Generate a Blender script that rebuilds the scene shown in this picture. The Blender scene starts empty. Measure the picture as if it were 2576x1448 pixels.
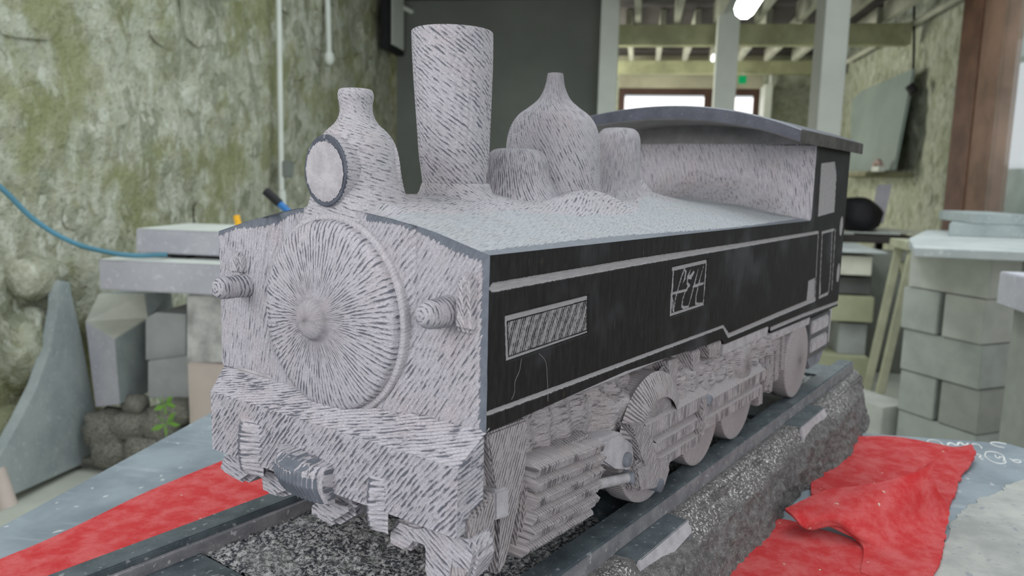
import bpy, bmesh, math, random
import numpy as np
from mathutils import Vector, Matrix
PI = math.pi
rnd = random.Random(7)
scene = bpy.context.scene
COL = scene.collection

# ------------------------------------------------------------------ camera
F = 1958.2; PITCH = 0.14194; ROLL = 0.02431; YAW = 0.15921; ENG = 1.10020
CAM = np.array([0.0, 0.0, 1.35])
_f = np.array([-math.sin(YAW), math.cos(YAW), 0.]); _r = np.array([math.cos(YAW), math.sin(YAW), 0.]); _u = np.array([0, 0, 1.])
FW = _f*math.cos(PITCH) - _u*math.sin(PITCH); U2 = _u*math.cos(PITCH) + _f*math.sin(PITCH)
RT = _r*math.cos(ROLL) + U2*math.sin(ROLL); UP = U2*math.cos(ROLL) - _r*math.sin(ROLL)
cd = bpy.data.cameras.new('camera'); co = bpy.data.objects.new('camera', cd); COL.objects.link(co)
co.matrix_world = Matrix(((RT[0], UP[0], -FW[0], 0), (RT[1], UP[1], -FW[1], 0), (RT[2], UP[2], -FW[2], CAM[2]), (0, 0, 0, 1)))
cd.sensor_width = 36; cd.lens = F/2576*36; cd.clip_start = 0.02; cd.clip_end = 100
cd.dof.use_dof = True; cd.dof.focus_distance = 0.83; cd.dof.aperture_fstop = 6.5
scene.camera = co

# ------------------------------------------------------------------ light
w = bpy.data.worlds.new('sky'); scene.world = w; w.use_nodes = True
bg = w.node_tree.nodes['Background']; bg.inputs[0].default_value = (0.89, 0.96, 1.0, 1); bg.inputs[1].default_value = 0.72
def area(name, loc, target, sx, sy, power, col=(1, 1, 1)):
    l = bpy.data.lights.new(name, 'AREA'); l.shape = 'RECTANGLE'; l.size = sx; l.size_y = sy; l.energy = power; l.color = col
    o = bpy.data.objects.new(name, l); COL.objects.link(o); o.location = loc
    o.rotation_euler = (Vector(target)-Vector(loc)).to_track_quat('-Z', 'Y').to_euler(); return o
area('front_left_fill', (-1.9, -1.3, 2.4), (0.0, 0.9, 1.1), 1.7, 1.5, 50, (0.99, 0.97, 1.0))  # added fill, unseen behind the camera on the left; no doorway is built
area('front_right_fill', (1.3, -1.7, 1.9), (0.2, 1.2, 1.15), 1.5, 1.4, 36, (1.0, 0.98, 1.0))  # added fill, unseen behind the camera, brightens cab front and engine side
area('overhead_fill', (0.6, 3.0, 4.2), (0.2, 2.0, 0.8), 3.0, 3.0, 80, (0.90, 0.98, 1.0))  # added soft fill from above, out of view; no roof opening is built
area('hidden_hall_fill', (-1.7, 9.2, 1.9), (1.2, 10.6, 2.1), 1.6, 1.6, 90, (1.0, 1.0, 0.88))  # added fill tucked out of sight behind the partition, brightens the back hall
vs = scene.view_settings; vs.view_transform = 'Standard'; vs.look = 'None'; vs.gamma = 1; vs.use_curve_mapping = False; vs.exposure = 0.07

# ------------------------------------------------------------------ measuring
def ray(px, py): return FW + RT*(px-1288)/F - UP*(py-724)/F
O0 = CAM + ray(1232, 642)*0.655
M = np.array([[math.cos(ENG), math.sin(ENG), 0], [-math.sin(ENG), math.cos(ENG), 0], [0, 0, 1.]])
CL = M @ (CAM-O0)
def _pl(px, py, ax, c):
    d = M @ ray(px, py); t = (c-CL[ax])/d[ax]; return CL+t*d
def X(px, py, c=0.): return _pl(px, py, 0, c)
def Y(px, py, c=0.): return _pl(px, py, 1, c)
def Z(px, py, c=0.): return _pl(px, py, 2, c)
def W(px, py, ax, c):
    d = ray(px, py); t = (c-CAM[ax])/d[ax]; return CAM+t*d
def l2w(p): return O0 + M.T @ np.array(p, float)

# ------------------------------------------------------------------ noise
def vn(P, s, seed=0):
    q = np.asarray(P, float)*s + seed*17.31; i = np.floor(q).astype(np.int64); f = q-i; f = f*f*(3-2*f)
    def h(a, b, c):
        n = (a*374761393 + b*668265263 + c*2147483647 + seed*9781) & 0xffffffff
        n = ((n ^ (n >> 13))*1274126177) & 0xffffffff
        n = ((n ^ (n >> 16))*2246822519) & 0xffffffff
        return ((n ^ (n >> 15)) & 0xffff)/65535.
    r = 0
    for a in (0, 1):
        for b in (0, 1):
            for c in (0, 1):
                wt = (f[:, 0] if a else 1-f[:, 0])*(f[:, 1] if b else 1-f[:, 1])*(f[:, 2] if c else 1-f[:, 2])
                r = r + wt*h(i[:, 0]+a, i[:, 1]+b, i[:, 2]+c)
    return r
def fbm(P, s, seed=0, o=3):
    return sum(vn(P, s*2**k, seed+k)*0.5**k for k in range(o))/sum(0.5**k for k in range(o)) - 0.5
def sst(a, b, x):
    t = np.clip((x-a)/(b-a), 0, 1); return t*t*(3-2*t)

# ------------------------------------------------------------------ materials
class NT:
    def __init__(s, name, rough=0.8, spec=0.3):
        s.m = bpy.data.materials.new(name); s.m.use_nodes = True; s.t = s.m.node_tree; s.N = s.t.nodes; s.L = s.t.links
        s.b = s.N['Principled BSDF']; s.b.inputs['Roughness'].default_value = rough; s.b.inputs['Specular IOR Level'].default_value = spec
    def n(s, typ, **k):
        o = s.N.new(typ)
        for a, v in k.items():
            if hasattr(o, a): setattr(o, a, v)
        return o
    def lk(s, a, b): s.L.new(a, b)
    def set(s, sock, v):
        if hasattr(v, 'is_output'): s.lk(v, sock)
        else: sock.default_value = v
    def math(s, op, a, b=0., c=0., clamp=False):
        o = s.n('ShaderNodeMath', operation=op, use_clamp=clamp); s.set(o.inputs[0], a); s.set(o.inputs[1], b); s.set(o.inputs[2], c); return o.outputs[0]
    def noise(s, vec, scale, detail=2, rough=0.5):
        o = s.n('ShaderNodeTexNoise'); s.lk(vec, o.inputs['Vector']); o.inputs['Scale'].default_value = scale; o.inputs['Detail'].default_value = detail; o.inputs['Roughness'].default_value = rough; return o.outputs[0]
    def vor(s, vec, scale, feature='F1', out=0):
        o = s.n('ShaderNodeTexVoronoi', feature=feature); s.lk(vec, o.inputs['Vector']); o.inputs['Scale'].default_value = scale; return o.outputs[out]
    def map(s, vec, scale=(1, 1, 1), rot=(0, 0, 0)):
        o = s.n('ShaderNodeMapping'); s.lk(vec, o.inputs[0]); o.inputs['Scale'].default_value = scale; o.inputs['Rotation'].default_value = rot; return o.outputs[0]
    def sm(s, x, a, b):
        o = s.n('ShaderNodeMapRange', interpolation_type='SMOOTHSTEP'); s.set(o.inputs[0], x); s.set(o.inputs[1], a); s.set(o.inputs[2], b); return o.outputs[0]
    def ramp(s, x, a, b, c, d):
        o = s.n('ShaderNodeMapRange'); s.set(o.inputs[0], x); o.inputs[1].default_value = a; o.inputs[2].default_value = b; o.inputs[3].default_value = c; o.inputs[4].default_value = d; return o.outputs[0]
    def mix(s, f, a, b):
        o = s.n('ShaderNodeMix', data_type='RGBA'); s.set(o.inputs[0], f)
        for sock, v in ((o.inputs[6], a), (o.inputs[7], b)):
            if isinstance(v, tuple): sock.default_value = (*v, 1)
            else: s.lk(v, sock)
        return o.outputs[2]
    def bump(s, h, strength, dist, prev=None):
        o = s.n('ShaderNodeBump'); s.lk(h, o.inputs['Height']); o.inputs['Strength'].default_value = strength; o.inputs['Distance'].default_value = dist
        if prev: s.lk(prev, o.inputs['Normal'])
        return o.outputs[0]
    def done(s, col, nrm=None, rough=None):
        if isinstance(col, tuple): s.b.inputs[0].default_value = (*col, 1)
        else: s.lk(col, s.b.inputs[0])
        if nrm is not None: s.lk(nrm, s.b.inputs['Normal'])
        if rough is not None: s.lk(rough, s.b.inputs['Roughness'])
        return s.m
    def obj(s): return s.n('ShaderNodeTexCoord').outputs['Object']
    def attr(s, name): o = s.n('ShaderNodeAttribute'); o.attribute_name = name; return o.outputs['Fac']

PER = 0.0046   # spacing of the chisel cuts
def warp_py(a, b): return 1.3*np.sin(b*31+a*7) + 0.9*np.sin(b*83-a*19)
def chisel_mat(name, light=(0.39, 0.375, 0.40), dark=(0.085, 0.09, 0.11), thr=0.60, freq=1.0, depth=0.0012, warm=0.25, soft=0.045, wavew=0.33):
    s = NT(name, 0.9, 0.15)
    uv = s.n('ShaderNodeUVMap'); uv.uv_map = 'flow'; f = uv.outputs[0]
    sep = s.n('ShaderNodeSeparateXYZ'); s.lk(f, sep.inputs[0]); a, b = sep.outputs[0], sep.outputs[1]
    w1 = s.math('SINE', s.math('ADD', s.math('MULTIPLY', b, 31.), s.math('MULTIPLY', a, 7.)))
    w2 = s.math('SINE', s.math('SUBTRACT', s.math('MULTIPLY', b, 83.), s.math('MULTIPLY', a, 19.)))
    wp = s.math('ADD', s.math('MULTIPLY', w1, 1.3), s.math('MULTIPLY', w2, 0.9))
    low = s.noise(f, 28, 2); low2 = s.math('MULTIPLY', s.math('SUBTRACT', low, 0.5), 9.0)
    ph = s.math('ADD', s.math('MULTIPLY', a, 2*PI/PER*freq), s.math('ADD', wp, low2))
    wave = s.math('ADD', s.math('MULTIPLY', s.math('SINE', ph), 0.5), 0.5)
    st = s.noise(s.map(f, (400*freq, 60, 1)), 1, 2.5, 0.65)
    st = s.ramp(st, 0.28, 0.72, 0, 1)
    fine = s.noise(s.map(f, (950, 420, 1)), 1, 3, 0.75)
    big = s.noise(s.obj(), 19, 4, 0.7)
    h = s.math('ADD', s.math('MULTIPLY', wave, wavew), s.math('MULTIPLY', st, 1-wavew))
    dk = s.attr('dk')
    t = s.math('SUBTRACT', s.math('SUBTRACT', thr+0.33, dk), s.math('MULTIPLY', big, 0.46))
    h2 = s.math('ADD', h, s.math('MULTIPLY', s.math('SUBTRACT', fine, 0.5), 0.42))
    mask = s.sm(h2, s.math('SUBTRACT', t, soft), s.math('ADD', t, soft))
    # light dust colour: cooler to pinkish patches
    c1 = s.mix(s.sm(s.noise(s.obj(), 16, 5, 0.7), 0.42, 0.75), light, (light[0]*1.0, light[1]*0.94, light[2]*0.90))
    c2 = s.mix(s.math('MULTIPLY', s.sm(fine, 0.5, 0.72), 0.62), c1, tuple(min(.75, v*1.55) for v in light))
    c2 = s.mix(s.math('MULTIPLY', s.sm(fine, 0.49, 0.27), 0.65), c2, tuple(v*0.42 for v in light))
    c2 = s.mix(s.math('MULTIPLY', s.sm(h, 0.40, 0.72), 0.42), c2, tuple(v*0.55 for v in light))
    c3 = s.mix(s.math('MULTIPLY', mask, 0.86), c2, dark)
    # polished band
    pol = s.attr('pol'); p2 = s.math('ADD', pol, s.math('MULTIPLY', s.math('SUBTRACT', st, 0.5), 0.0055))
    pm = s.sm(p2, 0.0, 0.0012)
    slate = s.mix(s.noise(s.obj(), 120, 3), (0.085, 0.095, 0.115), (0.165, 0.18, 0.205))
    c4 = s.mix(pm, c3, slate)
    hh = s.math('ADD', s.math('MULTIPLY', h, 1.0), s.math('MULTIPLY', fine, 0.35))
    gr = s.noise(s.obj(), 700, 2, 0.8); hh = s.math('ADD', s.math('MULTIPLY', hh, s.ramp(dk, -0.5, -0.08, 0.12, 1)), s.math('MULTIPLY', gr, 0.35))
    hh = s.math('MULTIPLY', hh, s.math('SUBTRACT', 1.0, pm))
    nr = s.bump(hh, 1.0, depth)
    return s.done(c4, nr, s.ramp(pm, 0, 1, 0.92, 0.42))

CHI = chisel_mat('chiselled_limestone')
CHI_TOP = chisel_mat('chiselled_limestone_top', light=(0.36, 0.375, 0.39), dark=(0.19, 0.205, 0.215), thr=0.66, freq=1.9, depth=0.0004, soft=0.16, wavew=0.15)
CHI_FINE = chisel_mat('chiselled_limestone_fine', thr=0.64, freq=1.25, depth=0.0008, light=(0.395, 0.38, 0.40), wavew=0.25)
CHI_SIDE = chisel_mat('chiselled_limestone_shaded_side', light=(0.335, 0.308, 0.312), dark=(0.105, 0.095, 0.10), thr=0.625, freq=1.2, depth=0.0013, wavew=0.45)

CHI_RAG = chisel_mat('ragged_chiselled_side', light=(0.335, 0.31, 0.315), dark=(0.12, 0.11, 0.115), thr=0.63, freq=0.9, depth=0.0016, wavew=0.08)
def smooth_stone(name, c0, c1, rough=0.6, sc=60, spec=0.3, bumpd=0.0004, speck=0.0):
    s = NT(name, rough, spec); o = s.obj()
    n1 = s.noise(o, sc, 4, 0.6); n2 = s.noise(o, sc*9, 2, 0.6)
    c = s.mix(s.sm(n1, 0.3, 0.7), c0, c1)
    c = s.mix(s.math('MULTIPLY', s.sm(n2, 0.55, 0.8), 0.35), c, tuple(min(1, v*1.8) for v in c1))
    if speck: c = s.mix(s.math('MULTIPLY', s.sm(s.noise(o, 140, 1), 0.66, 0.72), speck), c, (0.5, 0.5, 0.5))
    return s.done(c, s.bump(n2, 0.6, bumpd))
POL = smooth_stone('polished_slate_blue', (0.035, 0.040, 0.056), (0.07, 0.078, 0.10), 0.42, 40, 0.5, 0.0001, 0.25)
DUSTY = smooth_stone('dusty_smooth_limestone', (0.29, 0.275, 0.285), (0.39, 0.37, 0.38), 0.9, 50)
DRUM = smooth_stone('dark_smooth_limestone', (0.10, 0.11, 0.13), (0.19, 0.20, 0.225), 0.6, 30)
UNDER = smooth_stone('roof_underside_stone', (0.20, 0.195, 0.19), (0.26, 0.25, 0.25), 0.85, 30)

def side_mat():
    s = NT('black_honed_limestone', 0.6, 0.14); o = s.obj()
    streak = s.noise(s.map(o, (160, 1, 30)), 1, 4, 0.7); big = s.noise(o, 9, 3)
    c = s.mix(s.sm(streak, 0.35, 0.75), (0.012, 0.011, 0.0105), (0.022, 0.021, 0.021))
    c = s.mix(s.math('MULTIPLY', s.sm(big, 0.52, 0.75), 0.6), c, (0.06, 0.062, 0.068))
    scr = s.noise(s.map(o, (900, 1, 40)), 1, 1); c = s.mix(s.math('MULTIPLY', s.sm(scr, 0.74, 0.80), 0.5), c, (0.22, 0.21, 0.19))
    rust = s.noise(s.map(o, (70, 1, 30)), 1, 3); c = s.mix(s.math('MULTIPLY', s.sm(rust, 0.66, 0.78), 0.25), c, (0.09, 0.07, 0.045))
    cv = s.math('ADD', s.attr('carve'), s.math('MULTIPLY', s.math('SUBTRACT', s.noise(o, 260, 2), 0.5), 0.0016))
    m = s.sm(cv, -0.0003, 0.0004)
    lt = s.mix(s.noise(s.map(o, (60, 1, 500)), 1, 3), (0.20, 0.19, 0.19), (0.37, 0.355, 0.36))
    c = s.mix(m, c, lt)
    gh = s.noise(s.map(o, (40, 1, 900)), 1, 2)
    return s.done(c, s.bump(s.math('MULTIPLY', gh, m), 0.8, 0.0006), s.ramp(m, 0, 1, 0.6, 0.95))
SIDE = side_mat()

def rough_dark():
    s = NT('rough_broken_limestone', 0.85, 0.3); o = s.obj()
    n1 = s.noise(o, 90, 5, 0.7); n2 = s.noise(o, 420, 2, 0.6)
    c = s.mix(s.sm(n1, 0.35, 0.7), (0.075, 0.07, 0.068), (0.165, 0.157, 0.152))
    c = s.mix(s.math('MULTIPLY', s.sm(n2, 0.58, 0.72), 0.6), c, (0.42, 0.41, 0.40))
    dots = s.noise(s.map(o, (300, 330, 330)), 1, 1.0)
    c = s.mix(s.math('MULTIPLY', s.sm(dots, 0.57, 0.64), s.attr('dk')), c, (0.50, 0.48, 0.47))
    return s.done(c, s.bump(s.math('ADD', n1, s.math('MULTIPLY', n2, 0.5)), 1.0, 0.0022))
ROUGH = rough_dark()
def ballast_mat():
    s = NT('bush_hammered_ballast', 0.8, 0.35); o = s.obj()
    n = s.noise(o, 230, 3, 0.7); n2 = s.noise(o, 20, 2)
    c = s.mix(s.sm(n, 0.42, 0.58), (0.03, 0.033, 0.042), (0.40, 0.40, 0.39))
    c = s.mix(s.math('MULTIPLY', s.sm(n2, 0.45, 0.7), 0.45), c, (0.26, 0.27, 0.25))
    return s.done(c, s.bump(n, 1.0, 0.003))
BAL = ballast_mat()
RAIL = smooth_stone('honed_track_stone', (0.04, 0.053, 0.062), (0.085, 0.105, 0.115), 0.5, 30, 0.5, 0.0002, 0.3)
RAILSIDE = smooth_stone('sawn_rail_side', (0.12, 0.12, 0.13), (0.20, 0.195, 0.20), 0.7, 40, 0.4, 0.0003, 0.5)

def felt_mat():
    s = NT('red_wool_felt', 0.95, 0.1); o = s.obj()
    n = s.noise(o, 30, 4, 0.7); n2 = s.noise(s.map(o, (300, 900, 600)), 1, 3, 0.8)
    c = s.mix(s.sm(n, 0.35, 0.7), (0.48, 0.028, 0.030), (0.54, 0.10, 0.10))
    c = s.mix(s.math('MULTIPLY', s.sm(n2, 0.55, 0.8), 0.3), c, (0.60, 0.26, 0.25))
    c = s.mix(s.math('MULTIPLY', s.sm(s.noise(o, 75, 2), 0.735, 0.76), 0.8), c, (0.55, 0.52, 0.40))
    s.b.inputs['Sheen Weight'].default_value = 0.05
    return s.done(c, s.bump(n2, 0.8, 0.0012))
FELT = felt_mat()
def table_mat():
    s = NT('slate_bench_top', 0.55, 0.4); o = s.obj()
    n = s.noise(o, 7, 4, 0.6); n2 = s.noise(s.map(o, (6, 40, 1)), 1, 3)
    c = s.mix(s.sm(n, 0.3, 0.7), (0.145, 0.175, 0.20), (0.24, 0.28, 0.31))
    c = s.mix(s.math('MULTIPLY', s.sm(n2, 0.55, 0.75), 0.4), c, (0.38, 0.42, 0.44))
    c = s.mix(s.math('MULTIPLY', s.sm(s.noise(o, 55, 1), 0.70, 0.76), 0.5), c, (0.6, 0.62, 0.6))
    return s.done(c, s.bump(s.noise(o, 300, 2), 0.3, 0.0003))
TABLE = table_mat()

def wall_mat(name, base=((0.30, 0.305, 0.225), (0.48, 0.485, 0.39)), moss=(0.235, 0.245, 0.11), mossamt=0.75, sc=1.0):
    s = NT(name, 0.95, 0.1)
    o = s.n('ShaderNodeNewGeometry').outputs['Position']
    n1 = s.noise(o, 9*sc, 5, 0.65); n2 = s.noise(o, 2.2*sc, 4, 0.6); n3 = s.noise(o, 38*sc, 3, 0.6)
    c = s.mix(s.sm(n1, 0.35, 0.65), *base)
    ow = s.n('ShaderNodeVectorMath', operation='ADD'); dn = s.n('ShaderNodeTexNoise'); s.lk(o, dn.inputs['Vector']); dn.inputs['Scale'].default_value = 6
    dsc = s.n('ShaderNodeVectorMath', operation='SCALE'); s.lk(dn.outputs['Color'], dsc.inputs[0]); dsc.inputs['Scale'].default_value = 0.12
    s.lk(o, ow.inputs[0]); s.lk(dsc.outputs[0], ow.inputs[1])
    vm = s.map(ow.outputs[0], (7*sc, 11*sc, 8*sc)); vc = s.vor(vm, 1, out=1); sp = s.n('ShaderNodeSeparateXYZ'); s.lk(vc, sp.inputs[0])
    c = s.mix(s.math('MULTIPLY', s.sm(sp.outputs[0], 0.45, 0.95), 0.65), c, (0.47, 0.49, 0.41)); c = s.mix(s.math('MULTIPLY', s.sm(sp.outputs[1], 0.6, 1.0), 0.55), c, (0.15, 0.165, 0.10))
    vm2 = s.map(ow.outputs[0], (20*sc, 30*sc, 17*sc)); vc2 = s.vor(vm2, 1, out=1); sp2 = s.n('ShaderNodeSeparateXYZ'); s.lk(vc2, sp2.inputs[0])
    c = s.mix(s.math('MULTIPLY', s.sm(sp2.outputs[0], 0.72, 1.0), 0.75), c, (0.56, 0.58, 0.50))
    c = s.mix(s.math('MULTIPLY', s.sm(n3, 0.60, 0.72), 0.45), c, (0.50, 0.52, 0.43))
    c = s.mix(s.math('MULTIPLY', s.sm(n2, 0.46, 0.62), mossamt), c, moss)
    c = s.mix(s.math('MULTIPLY', s.sm(n3, 0.40, 0.30), 0.5), c, (0.11, 0.115, 0.075))
    return s.done(c, s.bump(s.math('ADD', n1, s.math('MULTIPLY', n3, 0.5)), 1.0, 0.03))
WALL = wall_mat('mossy_rubble_wall')
WALLR = wall_mat('pale_rubble_wall', ((0.40, 0.42, 0.32), (0.58, 0.60, 0.48)), (0.32, 0.34, 0.20), 0.3, 1.2)
def plain(name, c, rough=0.8, var=0.15, sc=6, spec=0.3, metal=0):
    s = NT(name, rough, spec); n = s.noise(s.obj(), sc, 4, 0.6); s.b.inputs['Metallic'].default_value = metal
    return s.done(s.mix(s.sm(n, 0.3, 0.7), tuple(v*(1-var) for v in c), tuple(min(1, v*(1+var)) for v in c)), s.bump(n, 0.2, 0.002))
def emis(name, c, st):
    s = NT(name); s.b.inputs['Emission Color'].default_value = (*c, 1); s.b.inputs['Emission Strength'].default_value = st
    return s.done(tuple(min(.8, v*.8) for v in c))

# ------------------------------------------------------------------ mesh builders
def link(name, me, mat, parent=None):
    o = bpy.data.objects.new(name, me); COL.objects.link(o)
    if mat: me.materials.append(mat)
    if parent is not None: o.parent = parent
    return o
def tag(o, label, cat, group=None):
    o['label'] = label; o['category'] = cat
    if group: o['group'] = group
    return o
def struct(o): o['kind'] = 'structure'; return o
def empty(name, loc, rz=0.0):
    o = bpy.data.objects.new(name, None); COL.objects.link(o); o.location = loc; o.rotation_euler = (0, 0, rz); o.empty_display_size = 0.05; return o

class G:
    """collects quad patches with flow coordinates and scalar attributes"""
    def __init__(s): s.v = []; s.f = []; s.uv = []; s.at = []; s.n = 0
    def grid(s, P, flow, pol=None, dk=None, carve=None, flip=False):
        nu, nv = P.shape[:2]; k = nu*nv
        i = np.arange(k).reshape(nu, nv)+s.n
        q = np.stack([i[:-1, :-1], i[1:, :-1], i[1:, 1:], i[:-1, 1:]], -1).reshape(-1, 4)
        if flip: q = q[:, ::-1]
        s.v.append(P.reshape(-1, 3)); s.f.append(q); s.uv.append(np.stack(flow, -1).reshape(-1, 2))
        z = lambda a, d: np.full(k, d) if a is None else np.broadcast_to(a, (nu, nv)).reshape(-1)
        s.at.append(np.stack([z(pol, -1.), z(dk, 0.), z(carve, -1.)], -1)); s.n += k; return s
    def build(s, name, mat, parent=None, smooth=True):
        v = np.concatenate(s.v); f = np.concatenate(s.f); uv = np.concatenate(s.uv); at = np.concatenate(s.at)
        me = bpy.data.meshes.new(name); me.vertices.add(len(v)); me.vertices.foreach_set('co', v.astype(np.float32).ravel())
        me.loops.add(f.size); me.loops.foreach_set('vertex_index', f.astype(np.int32).ravel())
        me.polygons.add(len(f)); me.polygons.foreach_set('loop_start', np.arange(0, f.size, 4, dtype=np.int32))
        me.update(calc_edges=True)
        l = me.uv_layers.new(name='flow'); l.data.foreach_set('uv', uv[f.ravel()].astype(np.float32).ravel())
        for j, nm in enumerate(('pol', 'dk', 'carve')):
            a = me.attributes.new(nm, 'FLOAT', 'POINT'); a.data.foreach_set('value', at[:, j].astype(np.float32))
        me.polygons.foreach_set('use_smooth', np.full(len(f), smooth)); me.validate()
        return link(name, me, mat, parent)
def flowdir(A, B, ang):
    c, s_ = math.cos(ang), math.sin(ang)   # cuts run along (c,s)
    return (-s_*A + c*B, c*A + s_*B)

def bm_finish(bm, name, mat, parent=None, ang=1.0, rough=0.0, dk=0.0, smooth=False, seed=0, pol=-1.0):
    bmesh.ops.recalc_face_normals(bm, faces=bm.faces)
    me = bpy.data.meshes.new(name); bm.to_mesh(me); bm.free()
    nv = len(me.vertices); co_ = np.zeros(nv*3, np.float32); me.vertices.foreach_get('co', co_); V = co_.reshape(-1, 3).astype(float)
    if rough:
        nr = np.zeros(nv*3, np.float32); me.vertices.foreach_get('normal', nr) if hasattr(me.vertices[0], 'normal') else None
        N_ = nr.reshape(-1, 3); V = V + N_*(fbm(V, 60, seed)[:, None]*2*rough); me.vertices.foreach_set('co', V.astype(np.float32).ravel())
    me.update()
    l = me.uv_layers.new(name='flow'); uvs = np.zeros((len(me.loops), 2), np.float32)
    c, s_ = math.cos(ang), math.sin(ang)
    for p in me.polygons:
        n = p.normal; ax = max(range(3), key=lambda k: abs(n[k])); e1, e2 = ((1, 2), (0, 2), (0, 1))[ax]
        for li in p.loop_indices:
            v = V[me.loops[li].vertex_index]; A, B = v[e1], v[e2]
            uvs[li] = (-s_*A + c*B, c*A + s_*B)
    l.data.foreach_set('uv', uvs.ravel())
    for nm, val in (('pol', pol), ('dk', dk), ('carve', -1.)):
        a = me.attributes.new(nm, 'FLOAT', 'POINT'); a.data.foreach_set('value', np.full(nv, val, np.float32))
    if smooth: me.polygons.foreach_set('use_smooth', np.full(len(me.polygons), True))
    return link(name, me, mat, parent)
def bm_bevel(bm, w, seg=2):
    if w > 0: bmesh.ops.bevel(bm, geom=list(bm.edges)+list(bm.verts), offset=w, segments=seg, affect='EDGES', clamp_overlap=True)
def hexa(name, c8, mat, parent=None, bev=0.003, cuts=0, **k):
    """c8: bottom 4 (ccw) + top 4"""
    bm = bmesh.new(); v = [bm.verts.new(Vector(p)) for p in c8]
    for q in ((3, 2, 1, 0), (4, 5, 6, 7), (0, 1, 5, 4), (1, 2, 6, 5), (2, 3, 7, 6), (3, 0, 4, 7)): bm.faces.new([v[i] for i in q])
    bm_bevel(bm, bev)
    if cuts: bmesh.ops.subdivide_edges(bm, edges=bm.edges, cuts=cuts, use_grid_fill=True)
    return bm_finish(bm, name, mat, parent, **k)
def box(name, x0, x1, y0, y1, z0, z1, mat, parent=None, **k):
    return hexa(name, [(x0, y0, z0), (x1, y0, z0), (x1, y1, z0), (x0, y1, z0), (x0, y0, z1), (x1, y0, z1), (x1, y1, z1), (x0, y1, z1)], mat, parent, **k)
def prism(name, pts, ax, c0, c1, mat, parent=None, bev=0.002, shrink=1.0, cuts=0, **k):
    """pts: 3-D points, projected to plane ax=c0, extruded to ax=c1; far outline scaled by shrink"""
    bm = bmesh.new(); P = [list(map(float, p)) for p in pts]; n = len(P)
    cen = [sum(p[i] for p in P)/n for i in range(3)]
    a = []; b = []
    for p in P:
        q = list(p); q[ax] = c0; a.append(bm.verts.new(q))
        q2 = [cen[i]+(p[i]-cen[i])*shrink for i in range(3)]; q2[ax] = c1; b.append(bm.verts.new(q2))
    bm.faces.new(a); bm.faces.new(b[::-1])
    for i in range(n): bm.faces.new((a[i], b[i], b[(i+1) % n], a[(i+1) % n]))
    bm_bevel(bm, bev)
    if cuts:
        bmesh.ops.triangulate(bm, faces=bm.faces); bmesh.ops.subdivide_edges(bm, edges=bm.edges, cuts=cuts, use_grid_fill=True)
    return bm_finish(bm, name, mat, parent, **k)
def lathe(name, prof, cen, mat, parent=None, seg=96, axis='z', ang=0.5, tilt=(0, 0), mode='dir', dk=0.0, pol=None, groove=0.0003, sub=5, seam=0.0, rough=0.0006, yscale=1.0, pat=None):
    pr = np.array(prof, float); t = np.arange(len(pr)); tt = np.linspace(0, len(pr)-1, (len(pr)-1)*sub+1)
    # smooth interpolation (Catmull-Rom)
    def cr(y):
        y2 = np.concatenate([[2*y[0]-y[1]], y, [2*y[-1]-y[-2]]]); i = np.minimum(tt.astype(int), len(y)-2); f = tt-i
        p0, p1, p2, p3 = y2[i], y2[i+1], y2[i+2], y2[i+3]
        return 0.5*(2*p1+(p2-p0)*f+(2*p0-5*p1+4*p2-p3)*f**2+(3*p1-p0-3*p2+p3)*f**3)
    r = np.maximum(cr(pr[:, 0]), 0.0) if sub > 1 else pr[:, 0]; h = cr(pr[:, 1]) if sub > 1 else pr[:, 1]
    th = np.linspace(0, 2*PI, seg+1)+seam
    R_, T_ = np.meshgrid(r, th); H_, _ = np.meshgrid(h, th)
    L_ = np.concatenate([[0], np.cumsum(np.hypot(np.diff(r), np.diff(h)))])[None, :].repeat(seg+1, 0)
    rmax = r.max()
    if mode == 'radial': flow = ((T_-seam)*rmax*0.8, L_)
    elif mode == 'ring': flow = (L_, (T_-seam)*rmax)
    else: flow = flowdir((T_-seam)*rmax, L_, ang)
    env = np.sin(np.clip((T_-seam)/(2*PI), 0, 1)*PI)**0.3
    d = groove*np.sin(2*PI/PER*flow[0]+warp_py(*flow))*env
    R2 = R_ + d*np.clip(R_/rmax*2, 0, 1)
    A, B = R2*np.cos(T_), R2*np.sin(T_)*yscale
    cx, cy, cz = cen
    if axis == 'z': P = np.stack([cx+A+tilt[0]*H_, cy+B+tilt[1]*H_, cz+H_], -1)
    elif axis == 'x': P = np.stack([cx+H_, cy+A, cz+B], -1)
    else: P = np.stack([cx+A, cy+H_, cz+B], -1)
    if pat is not None: P[..., 0] = np.where(P[..., 2] < .05, np.maximum(P[..., 0], pat), P[..., 0])
    if rough:
        n = fbm(P.reshape(-1, 3), 45, 3).reshape(P.shape[:2])*rough*2; P = P+(P-np.array(cen))*0+n[..., None]*np.array([0.6, 0.6, 0.3])
        P[-1] = P[0]
    g = G().grid(P, flow, pol=None if pol is None else np.broadcast_to(pol(L_, R_), R_.shape), dk=dk(L_, R_) if callable(dk) else dk, flip=(axis != 'y'))
    return g.build(name, mat, parent)
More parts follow.
